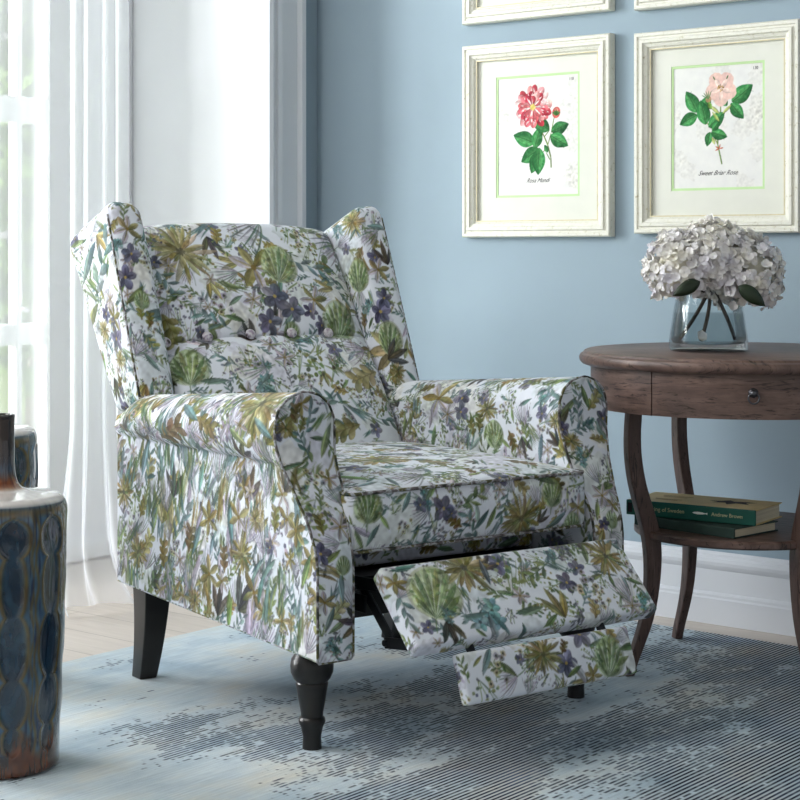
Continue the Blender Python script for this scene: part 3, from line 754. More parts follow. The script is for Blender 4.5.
# --- recliner mechanism: flat steel links at both sides
def link(mb, x, a, b, w=.011, t=.0025):
    a = Vector((x, *a)); b = Vector((x, *b)); d = (b-a); L = d.length; d.normalize()
    rot = Matrix(((1, 0, 0), (0, d.y, -d.z), (0, d.z, d.y)))
    return mb.box((a+b)/2, (t, L/2+w*.6, w), rot)
for x0, sg in ((.085, 1), (.545, -1)):
    mb = MB()
    link(mb, x0, (.12, .285), (-.125, .30)); link(mb, x0+.006*sg, (.10, .255), (-.03, .255), .016)
    link(mb, x0+.012*sg, (-.02, .285), (-.115, .20), .010); link(mb, x0, (-.115, .20), (-.235, .215), .010); link(mb, x0-.004*sg, (-.125, .30), (-.225, .225), .009)
    for q in ((-.02, .285), (-.115, .20), (-.09, .297), (.02, .255)): mb.tube([(x0-.008, *q), (x0+.020, *q)], .006, 10)
    cmb(mb, 'linkage', M_METAL, bevel=.001)
for x0 in (.165, .468):
    mb = MB(); link(mb, x0, (-.225, .245), (-.275, .175), .010); cmb(mb, 'flap_hinge', M_METAL, FLP, bevel=.001)
# ------------------------------------------------------------------ room
YW, XL, XG, YRV = 3.798, -3.403, -3.95, 3.567      # blue wall, wall with the window bay, glazing plane, reveal of the bay
def wall_mat(name, rgb, bs=.06):
    m, nt, b, _ = newmat(name); v = coords(nt)
    nt.links.new(ramp(nt, noise(nt, v, 3., 4.), [(.3, tuple(x*.97 for x in lin(rgb))), (.7, tuple(x*1.03 for x in lin(rgb)))]), b.inputs['Base Color'])
    b.inputs['Roughness'].default_value = .75; b.inputs['Specular IOR Level'].default_value = .25
    bump(nt, b, noise(nt, v, 420., 3.), bs, .002); return m
M_BLUE = wall_mat('blue_painted_plaster', (147, 165, 177), .12)
M_WHITE = wall_mat('white_painted_wood', (246, 248, 250), .02)
M_BASE = wall_mat('pale_grey_painted_wood', (214, 218, 224), .02)
def room_box(name, a, b, mat):
    return struct(MB().span(a, b).build(name, mat))
room_box('wall_back', (XL-.12, YW, -.009), (3.2, YW+.12, 2.7), M_BLUE)
# left wall: pier between the corner and the bay, the bay's reveal, the wall nearer the camera, the lintel
room_box('wall_left', (XL-.12, YRV+.10, -.009), (XL, YW, 2.7), M_BLUE)
room_box('wall_reveal', (XG-.02, YRV, -.009), (XL-.0005, YRV+.10, 2.7), M_WHITE)
room_box('wall_left_near', (XG-.02, -4., -.009), (XL, 1.05, 2.7), M_BLUE)
room_box('wall_lintel', (XG-.02, 1.05, 2.45), (XL, YRV, 2.7), M_WHITE)
def floor_mat():
    m, nt, b, _ = newmat('pale_oak_boards'); v = coords(nt)
    br = N(nt, 'TexBrick', Scale=1.); br.offset = .37
    for k, x in (('Brick Width', 1.7), ('Row Height', .145), ('Mortar Size', .0022), ('Mortar Smooth', .2), ('Bias', 0.)): br.inputs[k].default_value = x
    br.inputs['Color1'].default_value = L4((216, 206, 196)); br.inputs['Color2'].default_value = L4((206, 196, 186)); br.inputs['Mortar'].default_value = L4((176, 166, 156))
    nt.links.new(v, br.inputs['Vector'])
    g = noise(nt, coords(nt, scale=(2., 22., 1.)), 3., 5., .6, .6)
    nt.links.new(mixc(nt, 1., br.outputs[0], ramp(nt, g, [(.3, (.9, .89, .88)), (.7, (1.05, 1.05, 1.05))]), 'MULTIPLY'), b.inputs['Base Color'])
    b.inputs['Roughness'].default_value = .42; bump(nt, b, g, .05, .002); return m
room_box('floor', (XG-.1, -4., -.05), (3.2, YW+.1, -.009), floor_mat())
room_box('ceiling', (XG-.1, -4., 2.7), (3.2, YW+.12, 2.78), wall_mat('white_ceiling_paint', (236, 236, 234)))
# skirting along the blue wall
prof = [(.0, .0), (.022, .0), (.022, .052), (.019, .056), (.019, .062), (.016, .066), (.013, .068), (.013, .122), (.016, .126), (.020, .134), (.021, .142), (.018, .150), (.012, .154), (.011, .160), (.006, .165), (0, .165)]
mb = MB(); x0, x1 = XL, 3.2
V = [(x, YW-d, z if z else -.009) for x in (x0, x1) for d, z in prof]; n = len(prof)
mb.add(V, [(i, i+1, n+i+1, n+i) for i in range(n-1)]+[list(range(n)), [2*n-1-i for i in range(n)]])
struct(mb.build('baseboard_back', M_BASE))
# moulded casing round the bay, on the left wall
def casing():
    pr = [(0., .0), (.0, .030), (.012, .034), (.018, .030), (.020, .022), (.032, .022), (.036, .030), (.052, .031), (.056, .022), (.060, .018), (.128, .018), (.132, .024), (.136, .030), (.152, .030), (.158, .022), (.158, 0)]
    mb = MB(); n = len(pr)
    V = [(XL+d-.001, YRV+y, z) for z in (0, 2.5) for y, d in pr]
    mb.add(V, [(i, i+1, n+i+1, n+i) for i in range(n-1)]+[list(range(n)), [2*n-1-i for i in range(n)]])
    struct(mb.build('trim_bay', M_BASE))
casing()
# glazed door of the bay: casing, sash, bars, panes
def window():
    root = bpy.data.objects.new('window_1', None); COL.objects.link(root); struct(root); root.location = (XG, 2.3, 0)
    def part(name, boxes, mat, bev=.004):
        mb = MB()
        for a, b in boxes: mb.span((a[0]-XG, a[1]-2.3, a[2]), (b[0]-XG, b[1]-2.3, b[2]))
        return mb.build(name, mat, root, bevel=bev)
    X = XG
    part('window_casing', [((X-.03, 3.466, 0), (X+.022, 3.505, 2.45)), ((X-.03, 3.505, 0), (X+.034, 3.535, 2.45)), ((X-.03, 3.535, 0), (X+.012, YRV, 2.45)), ((X-.05, 1.05, 2.40), (X+.02, YRV, 2.45)), ((X-.05, 1.05, 0), (X+.03, 3.5, .045))], M_WHITE)
    fr = []
    fr += [((X-.05, 3.40, .03), (X-.005, 3.467, 2.42)), ((X-.06, 3.372, .03), (X-.018, 3.40, 2.42))]
    fr += [((X-.06, 3.262, .05), (X-.012, 3.372, 2.40))]          # closing stile
    for a, b in ((3.155, 3.175), (2.60, 2.66), (2.10, 2.2), (1.62, 1.66), (1.05, 1.12)): fr.append(((X-.055, a, .05), (X-.015, b, 2.40)))
    part('window_frame', fr, M_WHITE)
    part('glazing_bar', [((X-.058, 1.1, 1.262), (X-.014, 3.40, 1.336))], M_WHITE)
    part('glazing_bar', [((X-.058, 1.1, .63), (X-.014, 3.40, .69))], M_WHITE)
    part('bottom_rail', [((X-.06, 1.1, .03), (X-.01, 3.44, .20))], M_WHITE)
    m, nt, b, out = newmat('window_glass')
    nt.nodes.remove(b); g = N(nt, 'BsdfGlossy', Roughness=.02); t = N(nt, 'BsdfTransparent'); mx = nt.nodes.new('ShaderNodeMixShader')
    fz = N(nt, 'Fresnel', IOR=1.3); nt.links.new(fz.outputs[0], mx.inputs[0]); nt.links.new(t.outputs[0], mx.inputs[1]); nt.links.new(g.outputs[0], mx.inputs[2]); nt.links.new(mx.outputs[0], out.inputs[0])
    part('pane', [((X-.040, 1.1, .1), (X-.036, 3.40, 2.42))], m, 0)
window()
# sheer curtains in the opening
def sheer_mat():
    m, nt, b, out = newmat('white_sheer_voile'); nt.nodes.remove(b)
    d = N(nt, 'BsdfDiffuse', Color=L4((246, 248, 252))); t = N(nt, 'BsdfTranslucent', Color=L4((246, 248, 252))); tr = N(nt, 'BsdfTransparent')
    m1 = nt.nodes.new('ShaderNodeMixShader'); m1.inputs[0].default_value = .55
    nt.links.new(d.outputs[0], m1.inputs[1]); nt.links.new(t.outputs[0], m1.inputs[2])
    m2 = nt.nodes.new('ShaderNodeMixShader')
    lw = N(nt, 'LayerWeight', Blend=.35); f = noise(nt, coords(nt, 'UV', (260, 260, 1)), 6., 2.)
    k = math_(nt, 'ADD', math_(nt, 'MULTIPLY', lw.outputs['Facing'], .62), math_(nt, 'MULTIPLY_ADD', f, .10, .32))
    nt.links.new(k, m2.inputs[0]); nt.links.new(tr.outputs[0], m2.inputs[1]); nt.links.new(m1.outputs[0], m2.inputs[2])
    nt.links.new(m2.outputs[0], out.inputs[0]); return m
M_SHEER = sheer_mat()
def curtain(y0, y1, nfold, amp, x, label, ztop=2.44, flare=.06, seed=0):
    r = random.Random(seed); ph = [r.uniform(0, 6.28) for _ in range(4)]
    nu, nv = nfold*18, 60
    u = np.linspace(0, 1, nu); v = np.linspace(0, 1, nv)
    Uu, Vv = np.meshgrid(u, v, indexing='ij')
    w = Uu+.018*np.sin(2*PI*2.3*Uu+ph[0])+.01*np.sin(2*PI*5.1*Uu+ph[1])*(1-Vv*.5)
    low = (1-Vv)
    a = amp*(.75+.35*np.sin(2*PI*1.7*Uu+ph[2]))*(.8+.35*low)
    X = x+a*np.sin(2*PI*nfold*w+.25*low*np.sin(3*Uu+ph[3]))+.3*a*np.sin(4*PI*nfold*w+ph[1])
    Y = y0+(y1-y0)*Uu+.35*a*np.cos(2*PI*nfold*w)+flare*np.clip(low-.82, 0, 1)/.18*(Uu-.45)*np.clip(low-.5, 0, 1)*2
    Z = .012+(ztop-.012)*Vv
    # the hem breaks on the floor and kicks into the room
    k = np.clip(low-.93, 0, 1)/.07
    X = X+.055*k**2*(1+.6*np.sin(2*PI*nfold*.5*Uu+ph[0]))
    P = np.stack([X, Y, Z], -1); V, F, T = weld([(P, np.stack([Uu*(y1-y0), Vv*2.4], -1))])
    V[:, 1] -= (y0+y1)/2; V[:, 0] -= x
    o = mesh_obj('sheer_curtain', V, F, M_SHEER, loc=(x, (y0+y1)/2, 0))
    uvl = o.data.uv_layers.new(name='UV'); li = np.zeros(len(o.data.loops), np.int32); o.data.loops.foreach_get('vertex_index', li)
    uvl.data.foreach_set('uv', T[li].astype(np.float32).ravel())
    return tag(o, label, 'curtain', 'sheer curtains in the bay')
curtain(2.855, 3.06, 4, .022, XL+.0, 'narrow white sheer curtain falling to the floor behind the armchair', seed=4, flare=.20)
curtain(1.2, 2.835, 13, .024, XL-.02, 'broad white sheer curtain across the glazed door at far left', seed=9, flare=.0)

# ------------------------------------------------------------------ garden behind the glass
def leaf_mat(name, a, b_):
    m, nt, b, _ = newmat(name); f = noise(nt, coords(nt), 5., 3.)
    nt.links.new(ramp(nt, f, [(.3, lin(a)), (.7, lin(b_))]), b.inputs['Base Color']); b.inputs['Roughness'].default_value = .6
    return m
room_g = MB().span((-14, -3, -.12), (XG-.14, 16, -.06)).build('lawn', leaf_mat('grass', (120, 150, 70), (160, 184, 96)))
struct(room_g); room_g.name = 'ground_outside'
M_BARK = plain('bark', (104, 88, 72), .9, .2, 12)
def shrub(x, y, h, r, seed, label, mat):
    rn = np.random.default_rng(seed); t = thing('garden_shrub', label, 'shrub', (x, y, -.06), group=None)
    n = 2600; d = rn.normal(size=(n, 3)); d /= np.linalg.norm(d, axis=1)[:, None]; rad = rn.random(n)**.45
    C = d*rad[:, None]*np.array([r, r, h*.48])+np.array([0, 0, h*.54])
    a = rn.normal(size=(n, 3)); a /= np.linalg.norm(a, axis=1)[:, None]; b = np.cross(a, rn.normal(size=(n, 3))); b /= np.linalg.norm(b, axis=1)[:, None]
    s = rn.uniform(.05, .11, n)[:, None]
    V = np.stack([C-a*s, C+b*s*.45, C+a*s, C-b*s*.45], 1).reshape(-1, 3); V[:, 2] = np.maximum(V[:, 2], .05)
    mesh_obj('foliage', V, np.arange(4*n).reshape(n, 4), mat, t, smooth=False)
    MB().tube([(0, 0, 0), (.03, 0, h*.3), (0, .02, h*.7)], [.05, .04, .02], 8).build('trunk', M_BARK, t, smooth=True)
shrub(-6.9, 5.6, 3.2, .62, 1, 'tall green garden shrub seen through the glazed door', leaf_mat('leaves_green', (52, 74, 34), (112, 138, 62)))
shrub(-7.6, 5.9-1.6, 1.5, .55, 2, 'low yellow-green garden shrub seen through the sheer curtain', leaf_mat('leaves_lime', (96, 104, 44), (150, 150, 72)))

# ------------------------------------------------------------------ rug
def rug():
    m, nt, b, _ = newmat('distressed_woven_rug')
    v = coords(nt)                       # object space: x across the stripes, y along them
    sep = N(nt, 'SeparateXYZ'); nt.links.new(v, sep.inputs[0]); x, y = sep.outputs[0], sep.outputs[1]
    P = .0102
    row = math_(nt, 'FLOOR', math_(nt, 'DIVIDE', x, P)); fr = math_(nt, 'FRACT', math_(nt, 'DIVIDE', x, P))
    comb = N(nt, 'CombineXYZ'); nt.links.new(math_(nt, 'MULTIPLY', row, 7.31), comb.inputs[0]); nt.links.new(math_(nt, 'MULTIPLY', y, 58.), comb.inputs[1])
    dash = noise(nt, comb.outputs[0], 1., 1.)
    comb2 = N(nt, 'CombineXYZ'); nt.links.new(math_(nt, 'MULTIPLY', row, 3.7), comb2.inputs[0]); nt.links.new(math_(nt, 'MULTIPLY', y, 17.), comb2.inputs[1]); comb2.inputs[2].default_value = 4.
    dash2 = noise(nt, comb2.outputs[0], 1., 1.)
    vs = coords(nt, scale=(1., .62, 1.))
    big = noise(nt, vs, 2.6, 5., .62, .4)
    mid = noise(nt, vs, 9., 4., .6)
    # worn places are pale, the pile is denser dark towards the table
    g = math_(nt, 'ADD', math_(nt, 'MULTIPLY_ADD', x, .80, .26), math_(nt, 'MULTIPLY_ADD', y, .35, .0))
    dens = math_(nt, 'ADD', math_(nt, 'ADD', math_(nt, 'MULTIPLY_ADD', big, 4.6, -2.28), math_(nt, 'MULTIPLY_ADD', mid, 2.2, -1.1)), g)
    thr = math_(nt, 'ADD', math_(nt, 'MULTIPLY_ADD', dash, 1.3, -.65), math_(nt, 'MULTIPLY_ADD', dash2, .7, -.35))
    on = math_(nt, 'ADD', dens, thr)
    stripe = ramp(nt, fr, [(.0, (.10, .10, .10)), (.16, (1, 1, 1)), (.50, (1, 1, 1)), (.68, (.10, .10, .10))])
    mask = math_(nt, 'MULTIPLY', ramp(nt, on, [(.0, (.05, .05, .05)), (.12, (.75, .75, .75)), (.6, (1, 1, 1))]), stripe)
    pale = ramp(nt, noise(nt, vs, 4.2, 5., .6), [(.25, lin((146, 168, 186))), (.40, lin((184, 202, 214))), (.52, lin((208, 220, 226))), (.70, lin((224, 222, 212)))])
    fine = noise(nt, coords(nt, scale=(1., .08, 1.)), 170., 2.)
    pale = mixc(nt, 1., pale, ramp(nt, fine, [(.3, (.88, .89, .9)), (.7, (1.05, 1.05, 1.05))]), 'MULTIPLY')
    dark = ramp(nt, mid, [(.3, lin((24, 26, 38))), (.52, lin((42, 45, 62))), (.74, lin((96, 110, 136)))])
    nt.links.new(mixc(nt, mask, pale, dark), b.inputs['Base Color'])
    b.inputs['Roughness'].default_value = .95; b.inputs['Specular IOR Level'].default_value = .1
    h = math_(nt, 'ADD', math_(nt, 'MULTIPLY', mask, -.6), math_(nt, 'MULTIPLY', stripe, .4))
    bump(nt, b, math_(nt, 'ADD', h, math_(nt, 'MULTIPLY', noise(nt, v, 500., 2.), .4)), .5, .003)
    cx, cy = -1.48, 2.15
    o = MB().span((-2.985-cx, .55-cy, 0), (.0-cx, 3.655-cy, .009)).build('area_rug', m, bevel=.003, loc=(cx, cy, -.009))
    tag(o, 'distressed blue grey woven rug with dark broken stripes under the armchair', 'rug')
rug()
# ------------------------------------------------------------------ side table
def wood_mat(name='weathered_walnut', c0=(80, 62, 56), c1=(130, 106, 97), sc=(3., 3., 26.)):
    m, nt, b, _ = newmat(name); v = coords(nt, scale=sc); o = coords(nt)
    g = noise(nt, v, 2.2, 6., .62, .5)
    base = ramp(nt, g, [(.25, lin(c0)), (.5, lin(tuple((a+b_)//2 for a, b_ in zip(c0, c1)))), (.72, lin(c1))])
    w = noise(nt, coords(nt, scale=(sc[0]*.9, sc[1]*.9, sc[2]*.9)), 5., 5., .7, 1.5)
    crack = ramp(nt, w, [(.38, (.14, .11, .11)), (.45, (1, 1, 1))])
    blot = ramp(nt, noise(nt, o, 9., 4., .65), [(.3, (.55, .54, .55)), (.6, (1.12, 1.07, 1.04))])
    c = mixc(nt, .85, base, crack, 'MULTIPLY'); c = mixc(nt, .8, c, blot, 'MULTIPLY')
    nt.links.new(c, b.inputs['Base Color']); b.inputs['Roughness'].default_value = .42
    bump(nt, b, math_(nt, 'ADD', g, math_(nt, 'MULTIPLY', w, .6)), .12, .002); return m
M_WOOD = wood_mat(); M_WOODX = wood_mat('weathered_walnut_top', sc=(3., 26., 6.)); M_WOODV = wood_mat('weathered_walnut_leg', (74, 56, 52), (112, 90, 82), sc=(26., 26., 3.))
TX, TY = -1.824, 3.414
tb = thing('side_table', 'round dark weathered wooden side table with a drawer and lower shelf', 'table', (TX, TY, 0), 0)
dz = 0.
MB().lathe([(0, .652+dz), (.338, .652+dz), (.344, .654+dz), (.349, .660+dz), (.350, .668+dz), (.347, .674+dz), (.341, .677+dz), (.339, .681+dz), (.334, .683+dz), (0, .683+dz)], 96).build('tabletop', M_WOODX, tb, smooth=True, auto=35)
A0, A1 = R_(-51.0-33), R_(-51.0+41)
def arc_wall(mb, a0, a1, r0, r1, z0, z1, n=40):
    V = []
    for i in range(n+1):
        a = a0+(a1-a0)*i/n
        for r, z in ((r1, z0), (r1, z1), (r0, z1), (r0, z0)): V.append((r*math.cos(a), r*math.sin(a), z))
    F = [(i*4+k, (i+1)*4+k, (i+1)*4+(k+1) % 4, i*4+(k+1) % 4) for i in range(n) for k in range(4)]+[(0, 1, 2, 3), (n*4+3, n*4+2, n*4+1, n*4)]
    return mb.add(V, F)
camd = math.atan2(-TY, -TX)          # direction from the table to where one stands before it
A0, A1 = camd-R_(33)+R_(0), camd+R_(41)
arc_wall(MB(), A1+.012, A0-.012+2*PI, .29, .325, .562+dz, .652+dz, 90).build('apron', M_WOOD, tb, smooth=True, auto=35)
dr = arc_wall(MB(), A0, A1, .29, .3265, .5625+dz, .6515+dz, 40).build('drawer', M_WOOD, tb, smooth=True, auto=35)
M_PEWTER = plain('aged_pewter', (92, 92, 96), .35, .15, 40, .05, metal=.9)
ka = camd+R_(4.2); ex = Vector((math.cos(ka), math.sin(ka), 0)); rt = Vector((-ex.y, ex.x, 0)); kp = ex*.327+Vector((0, 0, .616+dz))
mb = MB().tube([kp-ex*.002, kp+ex*.004], [.0105, .0085], 20).ball(kp+ex*.009, .0075, 14, 10)
ring = []
for i in range(28):
    a = 2*PI*i/28; ring.append(kp+ex*(.010)+Vector((0, 0, -.010))+rt*(.0105*math.cos(a))+Vector((0, 0, .0105*math.sin(a))))
mb.tube(ring, .0019, 8, closed=True); mb.build('ring_pull', M_PEWTER, dr, smooth=True)
def sabre(deg):
    a = R_(deg); d = Vector((math.cos(a), math.sin(a), 0)); t = Vector((-d.y, d.x, 0))
    st = [(.566, .262, .021, .022), (.50, .268, .021, .022), (.43, .262, .021, .024), (.37, .246, .020, .026), (.33, .231, .019, .028), (.30, .223, .019, .028), (.27, .218, .019, .027), (.20, .218, .018, .023), (.12, .230, .017, .020), (.05, .258, .016, .017), (.0, .280, .016, .016)]
    import bisect
    V = []; zz = np.linspace(.566, 0.0, 36); za = np.array([s[0] for s in st])[::-1]
    f = lambda i, z: float(np.interp(z, za, np.array([s[i] for s in st])[::-1]))
    sm = lambda i, z: sum(f(i, min(.566, max(0, z+q))) for q in (-.03, -.015, 0, .015, .03))/5
    for z in zz:
        r, ht, hr = sm(1, z), sm(2, z)*.64, sm(3, z)*.70
        for sx, sy in ((-1,-1),(1,-1),(1,1),(-1,1)): V.append(d*(r+sx*hr)+t*(sy*ht)+Vector((0, 0, z+dz if z+dz > 0 else 0)))
    n = len(zz); F = [(i*4+k, i*4+(k+1) % 4, i*4+4+(k+1) % 4, i*4+4+k) for i in range(n-1) for k in range(4)]+[(0,1,2,3),(n*4-1,n*4-2,n*4-3,n*4-4)]
    MB().add(V, F).build('leg', M_WOODV, tb, bevel=.004)
for q in (150, 240, 330, 60): sabre(q)
MB().lathe([(0, .286+dz), (.226, .286+dz), (.231, .290+dz), (.231, .300+dz), (.227, .304+dz), (0, .304+dz)], 72).build('shelf', M_WOODX, tb, smooth=True, auto=35)

# ------------------------------------------------------------------ books on the shelf
def text_mesh(txt, size, mat, name, parent, M, font_shear=0., squash=1., ext=.0002, thin=0.):
    cu = bpy.data.curves.new(name, 'FONT'); cu.body = txt; cu.size = size; cu.align_x = 'CENTER'; cu.align_y = 'CENTER'; cu.shear = font_shear; cu.extrude = ext; cu.offset = thin
    tmp = bpy.data.objects.new('t', cu); COL.objects.link(tmp)
    dg = bpy.context.evaluated_depsgraph_get(); me = bpy.data.meshes.new_from_object(tmp.evaluated_get(dg)); bpy.data.objects.remove(tmp)
    for v in me.vertices: v.co.x *= squash
    me.materials.clear(); me.materials.append(mat)
    o = bpy.data.objects.new(name, me); COL.objects.link(o); o.parent = parent; o.matrix_local = M; return o
M_PAGE = plain('book_pages', (214, 204, 178), .8, .06, 6, 0)
def page_mat():
    m, nt, b, _ = newmat('page_edges'); f = noise(nt, coords(nt, scale=(4, 4, 900)), 1., 2.)
    nt.links.new(ramp(nt, f, [(.3, lin((186, 174, 148))), (.7, lin((224, 214, 190)))]), b.inputs['Base Color']); b.inputs['Roughness'].default_value = .85; return m
M_PAGE = page_mat()
def book(name, label, loc, rz, L, W, T, spine, cover, hb=.003):
    """spine lies along local x at y=0, pages run to +y"""
    t = thing(name, label, 'book', loc, rz, 'books on the table shelf')
    MB().span((.003, .005, hb), (L-.004, W-.006, T-hb)).build('pages', M_PAGE, t)
    mb = MB().span((0, 0, 0), (L, W, hb)).span((0, 0, T-hb), (L, W, T)); mb.build('cover', cover, t, bevel=.0008)
    MB().span((-.0003, -.0022, 0), (L+.0003, .0032, T+.0003)).build('spine', spine, t, bevel=.0016, seg=3)
    return t
M_GREEN = plain('deep_green_book_cloth', (14, 84, 72), .45, .12, 20, .05)
M_DKGREEN = plain('dark_green_book_cloth', (44, 66, 60), .6, .2, 30, .1)
M_TAN = plain('tan_book_jacket', (216, 192, 134), .55, .14, 14, .03)
M_BROWN = plain('dark_brown_ink', (52, 38, 30), .7, .1, 20, 0)
M_INK = plain('pale_gold_lettering', (196, 190, 150), .5, .05, 20, 0)
M_WINK = plain('white_lettering', (230, 232, 226), .5, .04, 20, 0)
M_BLACKINK = plain('black_ink', (24, 24, 26), .6, .05, 20, 0)
# books: (right end of the spine at the given point)
def place_book(name, label, xr, yr, z, ang, L, W, T, sp, cv, hb):
    a = R_(ang); return book(name, label, (xr-L*math.cos(a), yr-L*math.sin(a), z), a, L, W, T, sp, cv, hb)
b1 = place_book('hardback_book', 'dark green hardback book lying lower on the table shelf', -1.742, 3.232, .3045, -7.6, .262, .155, .021, M_DKGREEN, M_DKGREEN, .0025)
b2 = place_book('hardback_book', 'thicker green-spined book with tan cover lying on the other book', -1.722, 3.286, .3265, 5.2, .297, .146, .032, M_GREEN, M_TAN, .0025)
RX = Matrix.Rotation(R_(90), 4, 'X')
def on_spine(x, z): return Matrix.Translation((x, -.0023, z)) @ RX
text_mesh('Fishing of Sweden', .0125, M_INK, 'spine_title', b2, on_spine(.092, .0165), 0, 1.0)
text_mesh('Andrew Brown', .0112, M_INK, 'spine_author', b2, on_spine(.234, .0165), 0, 1.0)
mb = MB()   # little fish mark on the spine
fish = [(-.020, .0), (-.014, .003), (-.004, .0042), (.008, .003), (.016, .001), (.021, .0035), (.021, -.0035), (.016, -.001), (.008, -.003), (-.004, -.004), (-.014, -.0025)]
mb.add([(x*.85, 0, z*.7) for x, z in fish]+[(x*.85, -.0003, z*.7) for x, z in fish], [list(range(11))[::-1], list(range(11, 22))]+[(i, (i+1) % 11, 11+(i+1) % 11, 11+i) for i in range(11)])
mb.build('fish_mark', M_WINK, b2, loc=(.172, -.0022, .0165))
MB().span((.004, -.0026, .006), (.014, -.0022, .026)).build('spine_label', M_BLACKINK, b2)
# dark bird-like blot and lines printed on the tan cover
blot = [(-.050, .006), (-.024, .012), (-.010, .030), (.004, .016), (.030, .024), (.056, .020), (.036, .006), (.050, -.012), (.018, -.006), (.006, -.028), (-.006, -.008), (-.034, -.016), (-.026, -.002)]
mb = MB(); n = len(blot); mb.add([(0, 0, .0003)]+[(x, y, .0003) for x, y in blot], [(0, 1+i, 1+(i+1) % n) for i in range(n)])
mb.build('cover_picture', M_BROWN, b2, loc=(.205, .078, .0321))
mb = MB()
for i, (w, y) in enumerate(((.07, .10), (.055, .086), (.062, .050), (.05, .040))): mb.span((.075-w/2, y, .0321), (.075+w/2, y+.005, .0324))
mb.build('cover_lettering', plain('sepia_ink', (150, 128, 84), .6, .05, 20, 0), b2)

# ------------------------------------------------------------------ glass vase of water
def glass_mat(name, tint=(1, 1, 1), ior=1.45, k=1.):
    m, nt, b, out = newmat(name); nt.nodes.remove(b)
    t = N(nt, 'BsdfTransparent', Color=(*tint, 1)); g = N(nt, 'BsdfGlossy', Roughness=.03); mx = nt.nodes.new('ShaderNodeMixShader')
    fz = N(nt, 'Fresnel', IOR=ior); f = noise(nt, coords(nt), 14.); 
    nt.links.new(math_(nt, 'MULTIPLY', fz.outputs[0], math_(nt, 'MULTIPLY_ADD', f, .2, k-.1)), mx.inputs[0])
    nt.links.new(t.outputs[0], mx.inputs[1]); nt.links.new(g.outputs[0], mx.inputs[2]); nt.links.new(mx.outputs[0], out.inputs[0]); return m
VX, VY = None, None
camv = Vector((-TX, -TY, 0)).normalized()
def cam_point(px, depth): 
    """place on the table found by looking along the camera's ground plan"""
    c = ((px-400)/1750*depth, depth); return Vector((c[0]*.77556-c[1]*.63127, c[0]*.63127+c[1]*.77556, 0))
vp = cam_point(708.5, 3.775); VX, VY = vp.x, vp.y
gv = thing('glass_vase', 'clear flared glass vase half full of water on the round table', 'vase', (VX, VY, .683))
out_p = [(0, .0), (.079, .0), (.083, .003), (.0845, .008), (.0845, .020), (.082, .040), (.076, .080), (.069, .118), (.064, .142), (.0635, .146)]
in_p = [(.0605, .146), (.061, .140), (.066, .116), (.073, .080), (.079, .040), (.080, .024), (.076, .017), (.05, .014), (0, .014)]
MB().lathe(out_p+in_p, 64).build('glass_body', glass_mat('clear_glass', (.965, .98, .98), 1.4, .55), gv, smooth=True, auto=50)
wp = [(0, .0145), (.05, .0145), (.0757, .0176), (.0796, .0245), (.0786, .040), (.0726, .080), (0, .0805)]
MB().lathe(wp, 64).build('water', glass_mat('water', (.86, .90, .91), 1.2, .5), gv, smooth=True, auto=50)

# ------------------------------------------------------------------ hydrangeas
def petal_mat():
    m, nt, b, out = newmat('hydrangea_petals'); f = noise(nt, coords(nt), 22., 3.)
    nt.links.new(ramp(nt, f, [(.3, lin((226, 224, 236))), (.5, lin((242, 240, 240))), (.7, lin((246, 242, 228)))]), b.inputs['Base Color'])
    b.inputs['Roughness'].default_value = .6
    b.inputs['Subsurface Weight'].default_value = .0
    t = N(nt, 'BsdfTranslucent'); t.inputs[0].default_value = L4((232, 226, 206)); mx = nt.nodes.new('ShaderNodeMixShader'); mx.inputs[0].default_value = .12
    nt.links.new(b.outputs[0], mx.inputs[1]); nt.links.new(t.outputs[0], mx.inputs[2]); nt.links.new(mx.outputs[0], out.inputs[0]); return m
M_PETAL = petal_mat(); M_STEM = plain('brown_green_stem', (58, 50, 40), .6, .15, 30, .05); M_LEAFD = plain('dark_green_leaf', (30, 46, 26), .45, .25, 30, .1)
M_CORE = plain('pale_green_flower_core', (228, 224, 206), .8, .15, 30, .1)
right = Vector((.77556, .63127, 0)); away = Vector((-.63127, .77556, 0))
